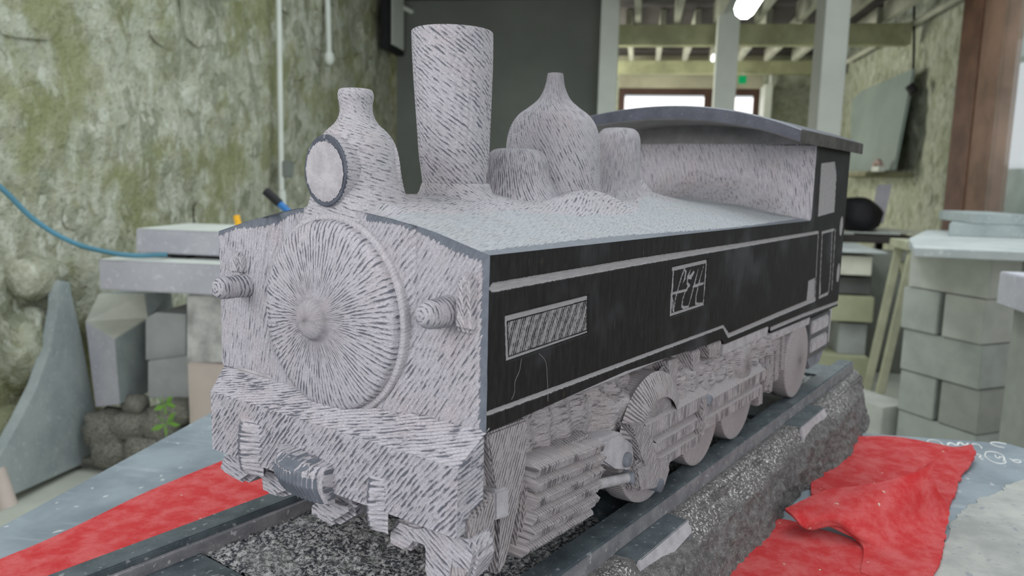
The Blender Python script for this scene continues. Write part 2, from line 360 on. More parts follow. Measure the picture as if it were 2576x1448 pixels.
def tube(name, pts, r, mat, parent=None, res=10):
    cu = bpy.data.curves.new(name, 'CURVE'); cu.dimensions = '3D'; cu.bevel_depth = r; cu.bevel_resolution = 3; cu.use_fill_caps = True
    s = cu.splines.new('BEZIER' if len(pts) > 2 else 'POLY')
    if len(pts) > 2:
        s.bezier_points.add(len(pts)-1)
        for b, p in zip(s.bezier_points, pts): b.co = p; b.handle_left_type = b.handle_right_type = 'AUTO'
        s.resolution_u = res
    else:
        s.points.add(len(pts)-1)
        for b, p in zip(s.points, pts): b.co = (*p, 1)
    tmp = bpy.data.objects.new(name, cu); COL.objects.link(tmp)
    dg = bpy.context.evaluated_depsgraph_get(); me = bpy.data.meshes.new_from_object(tmp.evaluated_get(dg)); bpy.data.objects.remove(tmp)
    me.name = name; me.materials.clear(); me.polygons.foreach_set('use_smooth', [True]*len(me.polygons))
    return link(name, me, mat, parent)
exec_parts = []

# ================================================================== room
FLOORC = plain('dusty_concrete_floor', (0.50, 0.52, 0.45), 0.9, 0.15, 2)
fl = box('floor', -3.2, 3.2, -3, 12.5, -0.1, 0, FLOORC, bev=0, ang=0); struct(fl)

def rubble_wall(name, x0, y0, y1, z1, side, mat, n_stone, seed, smin, smax):
    g = G(); ys = np.arange(y0, y1+.01, 0.05); zs = np.arange(0, z1+.01, 0.05)
    Yg, Zg = np.meshgrid(ys, zs, indexing='ij'); P = np.stack([np.full_like(Yg, x0), Yg, Zg], -1)
    n = fbm(P.reshape(-1, 3), 2.5, seed, 4).reshape(Yg.shape)
    P[..., 0] += side*n*0.10
    g.grid(P, (Yg, Zg), flip=(side < 0)); Pb = P.copy(); Pb[..., 0] = x0-side*0.25; g.grid(Pb, (Yg, Zg))
    o = struct(g.build(name, mat))
    # individual stones, six shared shapes
    shapes = []
    for k in range(6):
        bm = bmesh.new(); bmesh.ops.create_icosphere(bm, subdivisions=2, radius=1)
        for v in bm.verts:
            q = np.array([v.co]); v.co = Vector([math.copysign(abs(c)**0.6, c) for c in v.co])*(0.85+0.35*float(fbm(q, 1.3, seed+k, 2)[0]))
        ob = bm_finish(bm, 'stone', mat, smooth=True); shapes.append(ob.data); bpy.data.objects.remove(ob)
    R = random.Random(seed); placed = []
    tries = 0
    while len(placed) < n_stone and tries < 9000:
        tries += 1
        y = y0+0.1+(y1-y0-0.3)*R.random()**1.5; z = R.random()*(z1-0.1)+0.05; s = R.uniform(smin, smax)
        if any(abs(y-a)/(s+c)/0.62 < 1 and abs(z-b)/(s*.7+c*.7)/0.62 < 1 for a, b, c in placed): continue
        placed.append((y, z, s))
        st = bpy.data.objects.new('stone', shapes[R.randrange(6)]); COL.objects.link(st); st.parent = o
        ny = float(fbm(np.array([[x0, y, z]]), 2.5, seed, 4)[0])*0.10*side
        st.location = (x0+ny-side*0.01, y, z); st.scale = (R.uniform(0.014, 0.030), s*0.62, s*0.42); st.rotation_euler = (R.uniform(-.3, .3), 0, 0)
    return o
rubble_wall('wall_left', -2.62, 1.2, 11.8, 4.0, 1, WALL, 290, 11, 0.14, 0.46)
rubble_wall('wall_right', 2.62, 7.0, 11.8, 4.0, -1, WALLR, 150, 23, 0.10, 0.28)
# big mossy boulders at the foot of the left wall
for i, (y, z, s, sz) in enumerate(((2.55, 0.78, 0.26, 0.24), (2.35, 0.38, 0.36, 0.26), (2.95, 0.55, 0.22, 0.20), (2.8, 0.18, 0.3, 0.2), (3.0, 0.86, 0.16, 0.11))):
    bm = bmesh.new(); bmesh.ops.create_icosphere(bm, subdivisions=3, radius=1)
    for v in bm.verts: v.co *= 0.9+0.5*float(fbm(np.array([v.co]), 1.5, i, 2)[0])
    b = bm_finish(bm, 'stone', WALL, bpy.data.objects['wall_left'], smooth=True); b.location = (-2.62, y, z); b.scale = (0.16, s, sz)

GREY = plain('grey_painted_board', (0.155, 0.165, 0.15), 0.8, 0.08, 2)
STEEL = plain('pale_painted_steel', (0.64, 0.67, 0.62), 0.6, 0.08, 2)
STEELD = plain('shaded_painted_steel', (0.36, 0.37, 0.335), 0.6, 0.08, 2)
BEAM = plain('olive_stained_timber', (0.37, 0.375, 0.23), 0.85, 0.25, 3)
BEAMP = plain('pale_planed_timber', (0.50, 0.50, 0.42), 0.85, 0.15, 3)
DECK = plain('dark_deck_boards', (0.09, 0.08, 0.08), 0.9, 0.2, 3)
BROWN = plain('brown_stained_frame', (0.17, 0.085, 0.055), 0.6, 0.3, 3)
WHITE = plain('white_plastic_conduit', (0.62, 0.65, 0.60), 0.5, 0.06, 3)
BLACK = plain('black_rubber', (0.012, 0.012, 0.014), 0.6, 0.2, 9)
# tall grey partition left of the columns
pt = W(1510, 100, 1, 8.0)
tag(box('partition_board', -2.55, pt[0], 8.0, 8.1, 0, 4.0, GREY, bev=0), 'tall plain dark grey partition panel behind the carved chimney', 'partition')
def post(x0, x1, y0, y1, label, m=STEEL, z1=4.0):
    t = empty('support_column', ((x0+x1)/2, (y0+y1)/2, 0)); ty = (y1-y0)/2; tx = (x1-x0)/2
    box('shaft', -tx, tx, -ty, ty, 0.012, z1, m, t, bev=0.004); box('base_plate', -tx-.05, tx+.05, -ty-.05, ty+.05, 0, 0.012, m, t, bev=0.002)
    return tag(t, label, 'column', 'steel columns carrying the timber floor')
a, b = W(1512, 100, 1, 7.85)[0], W(1556, 100, 1, 7.85)[0]
post(a, b, 7.7, 7.95, 'pale grey square column at the edge of the dark partition')
a, b = W(1802, 150, 1, 7.8)[0], W(1856, 150, 1, 7.8)[0]; post(a, b, 7.8, 8.0, 'pale square column in the middle, beside the fluorescent tube')
a, b = W(2068, 150, 1, 6.3)[0], W(2130, 150, 1, 6.3)[0]; post(a, b, 6.3, 6.65, 'broad square column nearest the right wall', STEELD)
# timber floor overhead, seen from below
for i, (yb, zb, hb) in enumerate(((8.25, 2.70, 0.2), (11.0, 2.78, 0.17))):
    tag(box('cross_beam', -0.45 if i == 0 else -0.5, 2.5, yb, yb+0.15, zb, zb+hb, BEAM, bev=0.005),
        ('nearer' if i == 0 else 'farther')+' olive timber cross beam spanning behind the columns', 'beam', 'timber cross beams')
j = 0
for x in (-0.1, 0.28, 0.66, 1.05, 1.45, 1.85, 2.25):
    j += 1
    tag(box('ceiling_joist', x-0.03, x+0.03, 6.2, 8.24, 2.905, 3.10, BEAMP, bev=0.003), 'pale sawn joist nearest the camera overhead, number %s from the left' % ('one', 'two', 'three', 'four', 'five', 'six', 'seven')[j-1], 'joist', 'near ceiling joists')
for j, x in enumerate((-0.2, 0.15, 0.5, 0.85, 1.2, 1.55, 1.9, 2.25)):
    tag(box('ceiling_joist', x-0.03, x+0.03, 8.45, 10.95, 2.93, 3.09, BEAMP, bev=0.003), 'short pale joist between the two olive beams, %s from the left' % ('first', 'second', 'third', 'fourth', 'fifth', 'sixth', 'seventh', 'eighth')[j], 'joist', 'far ceiling joists')
struct(box('ceiling', -2.55, 2.5, 6.2, 11.8, 3.10, 3.16, DECK, bev=0))
# end wall with the glazed brown door frame
ew = WALLR
dl, dr = W(1556, 240, 1, 11.6)[0], W(1915, 240, 1, 11.6)[0]; dt = W(1700, 222, 1, 11.6)[2]
struct(box('wall_back', -2.6, dl, 11.6, 11.8, 0, 3.1, ew, bev=0)); struct(box('wall_back', dr, 2.6, 11.6, 11.8, 0, 3.1, ew, bev=0))
struct(box('wall_back', dl, dr, 11.6, 11.8, dt, 3.1, plain('pale_render', (0.42, 0.40, 0.30), 0.9, 0.2, 2), bev=0))
DBROWN = plain('dark_brown_door_frame', (0.075, 0.04, 0.03), 0.6, 0.2, 3)
d1 = struct(empty('door_1', ((dl+dr)/2, 11.6, 0))); hw = (dr-dl)/2
box('frame', -hw, hw, 0, 0.1, dt-0.09, dt, DBROWN, d1, bev=0.004)
for x0, x1 in ((-hw, -hw+0.09), (0.22*hw, 0.22*hw+0.16), (hw-0.1, hw)): box('frame', x0, x1, 0, 0.1, 0, dt-0.09, DBROWN, d1, bev=0.004)
SKYB = emis('overcast_daylight_through_glass', (1, 0.97, 0.98), 1.3)
box('pane', -hw+0.09, 0.22*hw, 0.05, 0.06, 0, dt-0.12, SKYB, d1, bev=0); box('pane', 0.22*hw+0.16, hw-0.1, 0.05, 0.06, 0, dt-0.12, SKYB, d1, bev=0)
c = W(1868, 200, 1, 10.9); t = empty('exit_sign', tuple(c)); box('sign_face', -.05, .05, 0, .03, -.05, .05, emis('green_sign_glow', (0.0, 0.35, 0.12), 0.3), t, bev=0); box('hanger', -.01, .01, .01, .02, .07, 2.78-c[2], STEEL, t, bev=0)
tag(t, 'small green lit sign to the right of the middle column', 'sign')
tag(tube('wall_pipe', [W(1942, 180, 1, 11.5), W(1940, 300, 1, 11.5)*np.array([1, 1, 0])+np.array([0, 0, 0.3])], 0.03, WHITE), 'thin pale vertical pipe on the back wall right of the door', 'pipe')
tag(box('cupboard', *(W(1918, 240, 1, 11.3)[0], W(1938, 240, 1, 11.3)[0]), 11.1, 11.55, 0, W(1925, 215, 1, 11.3)[2], WHITE, bev=0.01), 'narrow white upright cupboard beside the brown door', 'cupboard')
# fluorescent lamp
t = empty('ceiling_lamp', tuple(W(1873, 22, 1, 5.0)))
tag(t, 'bright fluorescent tube lamp hanging in front of the middle column', 'lamp')
tb = tube('tube', [(0, -1.3, 0), (0, 0, 0)], 0.060, emis('fluorescent_glow', (0.95, 1, 0.97), 22), t)
box('housing', -0.05, 0.05, -1.28, -.03, 0.05, 0.09, WHITE, t, bev=0.005); tube('hanger', [(0, -.6, 0.09), (0, -.6, 1.6)], 0.006, WHITE, t)
c = W(1796, 143, 1, 9.5); t = empty('small_lamp', tuple(c)); box('tube', -.022, .022, 0, .15, -.035, .035, emis('far_lamp_glow', (0.95, 1, 1), 1.5), t, bev=0.01); box('hanger', -.004, .004, .07, .08, .04, 3.1-c[2], DECK, t, bev=0)
tag(t, 'small glowing far lamp left of the middle column', 'lamp')

# left wall fittings
XL = -2.53
def wl(px, py, x=XL): return W(px, py, 0, x)
t = empty('wall_conduit', tuple(wl(708, 480))); tag(t, 'long white vertical conduit down the mossy left wall to a switch box', 'conduit')
loc = lambda p: tuple(np.array(p)-wl(708, 480))
tube('pipe', [loc(wl(700, -40)), loc(wl(708, 478))], 0.020, WHITE, t); q = loc(wl(716, 425)); box('switch_box', q[0]-.02, q[0]+.04, q[1]-.07, q[1]+.07, q[2]-.06, q[2]+.06, plain('grey_switch', (0.2, 0.22, 0.2)), t, bev=0.008)
tube('pipe', [loc(wl(709, 478)), loc(wl(712, 530))], 0.028, WHITE, t)
t = empty('pull_cord', tuple(wl(828, 146))); tag(t, 'short white cord with a white bulb end on the left wall', 'pull cord')
tube('cord', [tuple(wl(823, -30)-wl(828, 146)), (0, 0, 0)], 0.022, WHITE, t); bm = bmesh.new(); bmesh.ops.create_uvsphere(bm, u_segments=16, v_segments=10, radius=0.05)
bm_finish(bm, 'bulb', WHITE, t, smooth=True).scale = (0.8, 1, 1.2)
tag(tube('thin_conduit', [wl(1004, 0), wl(1010, 450)], 0.012, WHITE), 'thin grey vertical conduit left of the dark partition', 'conduit')
p0 = wl(957, -20); p1 = wl(985, 135)
t = empty('wall_panel', (XL, p0[1], p1[2])); tag(t, 'narrow light panel in a black frame high on the left wall', 'panel')
box('frame', 0, 0.08, 0, 0.5, 0, 0.9, BLACK, t, bev=0.004); box('face', 0.08, 0.09, 0.09, 0.46, 0.05, 0.9, STEEL, t, bev=0.002)
tag(tube('pipe_brace', [wl(985, 5), wl(985, 5)+np.array([0.30, 0.55, -0.10])], 0.025, WHITE), 'slanting pale rod above the chimney, beside the wall panel', 'rod')
tag(box('timber_ledge', XL-0.05, XL+0.08, 4.15, 4.6, 2.37, 2.45, WHITE, bev=0.004), 'pale bracket end at the top edge of the left wall', 'bracket')

# right wall: conduit, leaning board, ledge, window with brown posts
XR = 2.52
def wr(px, py, x=XR): return W(px, py, 0, x)
tag(tube('sloping_pipe', [wr(2128, 157), wr(2440, -22)], 0.03, BEAMP), 'pale brown pipe rising along the right wall above the board', 'pipe')
tag(tube('vertical_pipe', [wr(2300, 0), wr(2297, 190), wr(2294, 230)], 0.012, BLACK), 'thin dark cable dropping behind the grey board', 'cable')
def slabp(name, pts, th, m, label, cat, group=None, dirv=(1, 0, 0), bev=0.004):
    bm = bmesh.new(); a = [bm.verts.new(p) for p in pts]; b = [bm.verts.new(Vector(p)+Vector(dirv)*th) for p in pts]
    bm.faces.new(a); bm.faces.new(b[::-1]); n = len(pts)
    for i in range(n): bm.faces.new((a[i], b[i], b[(i+1) % n], a[(i+1) % n]))
    bm_bevel(bm, bev); return tag(bm_finish(bm, name, m), label, cat, group)
BOARD = plain('grey_green_board', (0.25, 0.30, 0.28), 0.6, 0.08, 2)
slabp('leaning_board', [wr(2136, 430, 2.40), wr(2143, 250, 2.46), wr(2168, 228, 2.46), wr(2297, 172, 2.47), wr(2247, 428, 2.38)], 0.03, BOARD, 'large grey-green sheet leaning on the right wall above the ledge', 'board')
tag(tube('clamp', [wr(2288, 215, 2.42), wr(2300, 232, 2.46)], 0.045, BLACK), 'dark clamp with a white knob at the edge of the grey-green sheet', 'clamp')
p = wr(2280, 432); q = wr(2130, 432); tag(box('wall_ledge', 2.15, 2.62, p[1], q[1], p[2]-0.05, p[2]-0.01, plain('old_wood', (0.22, 0.21, 0.13)), bev=0.004), 'thin wooden ledge under the leaning grey-green sheet', 'shelf')
p = W(2222, 415, 0, 2.3); t = empty('small_bracket', (2.25, p[1], wr(2280, 432)[2]-0.005)); tag(t, 'small pink and white part standing on the wooden ledge', 'bracket')
tube('ring', [(0, -0.1, 0.06), (0, 0, 0.10), (0, 0.1, 0.06)], 0.025, plain('pinkish_paint', (0.45, 0.33, 0.3)), t); box('foot', -.03, .03, -.14, .1, 0, 0.05, WHITE, t, bev=0.005)
# window on the right
wn = struct(empty('window_1', (2.5, 6.7, 0)))
yA, yB = wr(2374, 560)[1], wr(2418, 560)[1]; yC = wr(2478, 560)[1]
box('frame', 0.02, 0.2, yB-6.7, yA-6.7+0.05, 0, 3.6, BROWN, wn, bev=0.01); box('frame', 0.02, 0.14, yC-6.7, yB-6.7-.02, 0, 3.6, plain('brown_dusty_frame', (0.23, 0.14, 0.10), 0.7, 0.35, 2), wn, bev=0.01)
box('frame', -0.05, 0.1, 3.0-6.7, yC-6.7, 0, 0.9, BROWN, wn, bev=0.01)
gl = NT('dusty_glass', 0.15); gl.b.inputs['Transmission Weight'].default_value = 0.9; gl.b.inputs['IOR'].default_value = 1.05; gl.b.inputs['Alpha'].default_value = 0.22
box('pane', 0.0, 0.01, 3.0-6.7, yC-6.7, 0.9, 3.6, gl.done((0.8, 0.86, 0.84)), wn, bev=0)
gz = wr(2520, 160, 4.2)[2]
tag(box('outside_canopy', 8.0, 8.4, 4.0, 40, W(2540, 152, 0, 8.0)[2], W(2540, 152, 0, 8.0)[2]+2.6, plain('pale_green_fascia', (0.42, 0.50, 0.46), 0.8, 0.1, 1), bev=0), 'pale green canopy fascia outside the right window', 'canopy')
tag(box('outside_hedge', 9.0, 9.6, 8, 60, 0, W(2520, 425, 0, 9.0)[2], plain('far_hedge', (0.40, 0.44, 0.40), 0.95, 0.25, 1), bev=0), 'hazy far hedge seen through the right window', 'hedge')
struct(box('ground', 3.3, 60, -5, 60, -0.3, -0.02, plain('grass', (0.30, 0.38, 0.24), 0.95, 0.2, 0.5), bev=0))

# ------------------------------------------------------------------ stones left
BLUEG = smooth_stone('sawn_limestone_blue', (0.27, 0.31, 0.315), (0.36, 0.40, 0.395), 0.8, 6)
LILAC = smooth_stone('sawn_limestone_lilac', (0.40, 0.395, 0.44), (0.48, 0.475, 0.51), 0.85, 5)
SAWN = plain('sawn_block_grey', (0.33, 0.345, 0.34), 0.85, 0.12, 5)
PINK = plain('pinkish_board', (0.48, 0.41, 0.37), 0.9, 0.08, 3)
YL = 2.95
def wy(px, py, y=YL): return W(px, py, 1, y)
a = wy(340, 630, 3.0); b = wy(340, 578, 3.0); zs = wy(247, 652)[2]
zl = wy(250, 728)[2]
x0 = wy(249, 700)[0]
lower = tag(box('stone_slab', x0, -0.75, YL, YL+0.55, zl, zs, LILAC, bev=0.006), 'lower and longer of two pale lilac slabs on the left pile', 'slab', 'pale slabs on the left pile')
x1 = wy(341, 600, 3.08)[0]; zt = wy(345, 596, 3.08)[2]
tag(box('stone_slab', x1, -0.7, 3.08, 3.5, zs+0.02, zs+0.125, LILAC, bev=0.006), 'upper pale lilac slab with overhead light painted white on its top', 'slab', 'pale slabs on the left pile')
for xx in (x1+0.15, -1.0): tag(box('spacer', xx, xx+0.08, 3.1, 3.45, zs, zs+0.02, BLACK, bev=0.002), 'dark thin spacer between the pale slabs, %s end' % ('left' if xx < -1.2 else 'right'), 'spacer', 'spacers between the slabs')
LITTOP = plain('painted_overhead_light', (0.62, 0.65, 0.61), 0.95, 0.06, 6)  # overhead light on the slab tops, painted as a thin paler layer
sl2 = bpy.data.objects['stone_slab.001']; box('painted_lit_top', x1+.004, -.704, 3.084, 3.496, zs+.1245, zs+.1262, LITTOP, sl2, bev=0); box('painted_lit_top', x0+.004, -.754, YL+.004, YL+.546, zs-.0005, zs+.0012, LITTOP, lower, bev=0)
# chamfered block standing under the slabs
def pxy(pts, y): return [wy(px, py, y) for px, py in pts]
bl = pxy([(250, 1022), (215, 795), (262, 742), (360, 742), (372, 980), (300, 1012)], 2.97)
fz = 0.0
V_ = [wy(*q) for q in ((247, 738, 3.28), (362, 738, 3.28), (374, 800, 3.22), (288, 852, 2.96), (214, 808, 3.08), (374, 985, 3.22), (302, 1016, 2.96), (240, 1024, 3.08))]
back = [(p[0]+.05, 3.42, p[2]) for p in (V_[0], V_[1], V_[5], V_[7])]
bm = bmesh.new(); vv = [bm.verts.new(p) for p in V_]; bb = [bm.verts.new(p) for p in back]
for q in ((0, 4, 3, 2, 1), (4, 7, 6, 3), (3, 6, 5, 2)): bm.faces.new([vv[i] for i in q])
bm.faces.new((vv[0], vv[1], bb[1], bb[0])); bm.faces.new((vv[0], bb[0], bb[3], vv[7], vv[4])); bm.faces.new((vv[1], vv[2], vv[5], bb[2], bb[1])); bm.faces.new((bb[0], bb[1], bb[2], bb[3])); bm.faces.new((vv[7], bb[3], bb[2], vv[5], vv[6]))
bm_bevel(bm, 0.003); t = bm_finish(bm, 'chamfered_block', BLUEG); t.data.materials.append(LILAC); t.data.materials.append(plain('cream_sawn_face', (0.47, 0.48, 0.42), 0.9, 0.1, 6))
for q in t.data.polygons:
    if q.normal.z > 0.3 and q.normal.y < 0: q.material_index = 2
    elif q.normal.x < -0.3: q.material_index = 1
tag(t, 'tall chamfered blue-grey block standing under the pale slabs', 'block')
tag(prism('stone_block', pxy([(366, 905), (366, 800), (392, 785), (468, 790), (468, 905)], 3.12), 1, 3.12, 3.4, SAWN), 'upper small grey block beside the chamfered block', 'block')
tag(prism('stone_block', pxy([(372, 1000), (372, 908), (480, 893), (482, 1000)], 3.08), 1, 3.08, 3.4, SAWN), 'lower small grey block with a pink edge stain', 'block')
zf = wy(470, 1010, 3.0)[2]
tag(prism('stone_block', [*pxy([(470, 742), (760, 742), (760, 912), (470, 912)], 3.0)], 1, 3.0, 3.3, plain('mottled_plaster_block', (0.40, 0.395, 0.38), 0.9, 0.35, 9)), 'mottled white and grey block under the slabs, left of the carving', 'block')
p0 = wy(470, 912, 2.98); p1 = wy(700, 912, 2.98)
tag(box('stone_block', p0[0], p1[0]+.2, 2.98, 3.3, 0, p0[2], PINK, bev=0.006), 'pinkish beige block at the foot of the left pile', 'block')
# rubble under the pile
Rr = random.Random(5); k = 0
for nm_, (px, py, s) in zip(('upper left', 'upper middle', 'upper right', 'lower left', 'lower middle', 'right end', 'far left', 'small topmost', 'lower right'), ((285, 1075, .13), (350, 1065, .12), (420, 1060, .12), (300, 1130, .14), (385, 1120, .14), (455, 1035, .10), (250, 1060, .08), (340, 1015, .07), (460, 1110, .12))):
    c = wy(px, py, 3.05); bm = bmesh.new(); bmesh.ops.create_icosphere(bm, subdivisions=2, radius=1)
    for v in bm.verts: v.co = Vector([math.copysign(abs(q)**0.6, q) for q in v.co])*(0.9+0.6*float(fbm(np.array([v.co]), 1.6, k+40, 2)[0]))
    o = bm_finish(bm, 'rubble_stone', plain('dark_rubble', (0.17, 0.165, 0.14), 0.95, 0.5, 12), smooth=True); o.location = c; o.scale = (s*.84, s*.84, s*0.68)
    k += 1; tag(o, 'dark grey rubble stone, the %s one of the heap under the left pile' % nm_, 'stone', 'rubble under the left pile')
zr = wy(385, 1120, 3.05)[2]-0.12
tag(box('rubble_bed', -2.45, -1.7, 2.98, 3.35, 0, max(0.05, zr), plain('dark_rubble_bed', (0.14, 0.14, 0.12), 0.95, 0.4, 10), bev=0.03), 'dark low plinth of packed rubble under the left pile', 'plinth')
for (px, py, s) in ((416, 1018, .045), (418, 1065, .06)):
    c = wy(px, py, 2.86); bm = bmesh.new()
    for q in range(7):
        an = q*2*PI/7; d = Vector((math.cos(an), 0.3*math.sin(3*an), math.sin(an)))
        vs_ = [bm.verts.new(p) for p in (Vector((0, 0, 0)), d*s*0.6+Vector((0, -.01, .015)), d*s*1.1, d*s*0.6+Vector((0, .01, -.015)))]; bm.faces.new(vs_)
    bmesh.ops.solidify(bm, geom=list(bm.faces), thickness=0.003)
    o = bm_finish(bm, 'weed', plain('bright_green_leaf', (0.36, 0.62, 0.16), 0.6), rough=0); o.location = c
    tag(o, ('upper' if py < 1040 else 'lower')+' bright green weed growing from the rubble', 'plant', 'green weeds in the rubble')
# curved triangular slab leaning on the left wall
pts = [(26, 1247), (210, 1165), (262, 1128), (232, 1000), (205, 850), (180, 740), (176, 708), (148, 705), (147, 780), (128, 880), (95, 970), (50, 1060), (0, 1150), (-40, 1220), (-60, 1290)]
P = []
for (px, py) in pts:
    lean = np.clip((1200-py)/500, 0, 1); P.append(W(px, py, 0, -2.42-0.05*lean))
zmin = min(p[2] for p in P); 
t = slabp('curved_slab', P, -0.05, BLUEG, 'tall tapering blue-grey slab with a concave edge against the left wall', 'slab', bev=0.003)
tag(tube('timber_prop', [W(-10, 1180, 0, -2.25), W(22, 1275, 0, -2.2)], 0.03, PINK), 'short pinkish prop leaning at the left edge of the picture', 'prop')
# blue hose
HOSE = plain('blue_hose', (0.08, 0.22, 0.30), 0.5, 0.1, 4); HOSEL = plain('pale_blue_hose', (0.30, 0.40, 0.44), 0.5)
tag(tube('air_hose', [W(-60, 425, 1, 2.5), W(0, 470, 1, 2.55), W(90, 555, 1, 2.65), W(180, 608, 1, 2.75), W(262, 632, 1, 2.87), W(330, 642, 1, 2.97), W(420, 640, 1, 3.02)], 0.010, HOSE), 'blue air hose sagging from the left edge down to the slabs', 'hose')
ye = 3.2; t = empty('air_tool', tuple(W(735, 545, 1, ye))); tag(t, 'black handled tool with a blue hose end behind the carved lamp', 'tool')
l3 = lambda px, py, dy=0: tuple(W(px, py, 1, ye+dy)-W(735, 545, 1, ye))
tube('grip', [l3(668, 480), l3(704, 512)], 0.019, BLACK, t); q_ = W(748, 560, 1, 3.2); tube('hose_end', [l3(704, 512), l3(735, 545), tuple(np.array([q_[0], 3.2, zs+.14])-W(735, 545, 1, ye))], 0.015, plain('bright_blue_hose', (0.03, 0.16, 0.42), 0.5), t)
p = W(600, 553, 1, 3.2); tag(tube('marker_pen', [p+np.array([0.01, 0, -0.07]), p+np.array([-0.01, 0, 0.02])], 0.014, plain('orange_yellow_plastic', (0.80, 0.42, 0.02), 0.5)), 'orange yellow marker standing on the pale slab', 'marker')

# ------------------------------------------------------------------ blocks right
CONC = [plain('concrete_block_'+s, c, 0.95, 0.10, 8) for s, c in (('light', (0.42, 0.425, 0.39)), ('mid', (0.34, 0.36, 0.335)), ('dark', (0.29, 0.30, 0.27)))]
th = math.atan2(.085, .053); C0 = np.array([1.585, 3.80]); e1 = np.array([-0.53, 0.85]); e1 /= np.linalg.norm(e1); e2 = np.array([e1[1], -e1[0]])
BH = 0.2125; Lb = 0.44; Wb = 0.215
def block(course, a, b, along1, label, m=0):
    """a,b: offsets of the near corner along e1/e2; along1: long side on e1"""
    la, lb = (Lb, Wb) if along1 else (Wb, Lb)
    z0 = (5-course)*BH; p = C0+e1*a+e2*b; R_ = lambda i, j: (*(p+e1*i*(la-0.008)+e2*j*(lb-0.008)), )
    q = [R_(0, 0), R_(0, 1), R_(1, 1), R_(1, 0)]
    o = hexa('concrete_block', [(x, y, z0+0.002) for x, y in q]+[(x, y, z0+BH-0.002) for x, y in q], CONC[m], bev=0.004)
    return tag(o, label, 'block', 'concrete blocks in the right stack')
names = {1: 'top course', 2: 'second course', 3: 'third course', 4: 'fourth course', 5: 'bottom course'}
for c in range(1, 6):
    j1 = rnd.uniform(-.015, .015); j2 = rnd.uniform(-.015, .015)
    if c % 2 == 1:
        block(c, j1, j2, True, 'concrete block at the near corner of the %s of the right stack' % names[c], 0 if c == 1 else 1)
        block(c, j1, j2+Wb+0.01, True, 'concrete block right of the corner in the %s of the stack' % names[c], 2 if c > 1 else 0)
        block(c, j1, j2+2*Wb+0.02, True, 'far right concrete block in the %s of the stack' % names[c], 2)
    else:
        block(c, j1, j2, False, 'concrete block end-on at the near corner of the %s of the stack' % names[c], 0 if c == 2 else 2)
        block(c, j1+Wb+0.02, j2, False, 'concrete block end-on left of the corner in the %s of the stack' % names[c], 1)
        block(c, j1, j2+Lb+0.02, False, 'right hand concrete block in the %s of the stack' % names[c], 2)
block(5, Lb+0.03, -0.05, True, 'concrete block sticking out at the foot left of the right stack', 0)
zt = 5*BH
LIGHTS = smooth_stone('dusty_top_slab', (0.33, 0.36, 0.355), (0.42, 0.445, 0.435), 0.85, 5)
def oslab(a0, a1, b0, b1, z0, z1, m, label):
    q = [C0+e1*a0+e2*b0, C0+e1*a0+e2*b1, C0+e1*a1+e2*b1, C0+e1*a1+e2*b0]
    return tag(hexa('stone_slab', [(x, y, z0) for x, y in q]+[(x, y, z1) for x, y in q], m, bev=0.004), label, 'slab', 'slabs on the right stack')
def poly_slab(pxs, zb, z1, m, label):
    P = [W(px, py, 2, z1) for px, py in pxs]; bm = bmesh.new(); a = [bm.verts.new((p[0], p[1], z1)) for p in P]; b = [bm.verts.new((p[0], p[1], zb)) for p in P]; n = len(P)
    bm.faces.new(a); bm.faces.new(b[::-1])
    for i in range(n): bm.faces.new((a[i], b[i], b[(i+1) % n], a[(i+1) % n]))
    bm_bevel(bm, 0.003); return tag(bm_finish(bm, 'stone_slab', m), label, 'slab', 'slabs on the right stack')
poly_slab([(2286, 600), (2300, 624), (2700, 640), (2700, 585), (2330, 578)], zt, zt+0.035, LIGHTS, 'broad light grey slab lying on top of the right block stack')
poly_slab([(2388, 562), (2700, 572), (2700, 556), (2400, 552)], zt+0.035, zt+0.10, BLUEG, 'middle grey-green slab on the broad light slab')
q = wy(2413, 556, 4.6); q2 = wy(2552, 530, 4.6)
tag(box('stone_slab', q[0], q2[0], 4.4, 4.9, zt+0.10, zt+0.155, BLUEG, bev=0.004), 'uppermost short grey slab on the right stack', 'slab', 'slabs on the right stack')
p = W(2548, 690, 1, 2.9); tag(box('white_block', p[0], p[0]+0.35, 2.75, 3.0, W(2548, 775, 1, 2.9)[2], p[2], LILAC, bev=0.004), 'white block edge at the right margin of the picture', 'block')
tag(box('block_stand', p[0]+.05, p[0]+0.3, 2.76, 2.98, 0, W(2548, 775, 1, 2.9)[2], CONC[2], bev=0.004), 'dark stand under the white block at the right margin', 'stand')

# ------------------------------------------------------------------ bench and clutter right of the carving
def bxp(name, px0, px1, pyt, pyb, y, dy, m, label, cat, group=None, bev=0.005):
    a = W(px0, pyt, 1, y); b = W(px1, pyb, 1, y); return tag(box(name, a[0], b[0], y, y+dy, max(b[2], 0.0), a[2], m, bev=bev), label, cat, group)
OLIVE = plain('olive_limewash', (0.34, 0.35, 0.23), 0.9, 0.1, 4)
bxp('plinth', 2040, 2178, 893, 1010, 5.3, 0.6, OLIVE, 'low olive plinth on the floor behind the carving', 'plinth')
o = bpy.data.objects['plinth']
bxp('speckled_block', 2112, 2176, 812, 893, 5.4, 0.35, SAWN, 'speckled grey upright block on the olive plinth', 'block')
bxp('olive_crate', 2060, 2195, 742, 812, 5.35, 0.5, OLIVE, 'olive crate stacked on the speckled block', 'crate')
bxp('dark_block', 2060, 2190, 694, 742, 5.4, 0.45, plain('dark_grey', (0.10, 0.10, 0.10)), 'dark grey slab between the olive crate and the white block', 'block')
bxp('white_block', 2040, 2192, 640, 694, 5.35, 0.45, plain('white_cream', (0.55, 0.55, 0.47), 0.9, 0.2, 3), 'cream block with a lilac end behind the carved cab', 'block')
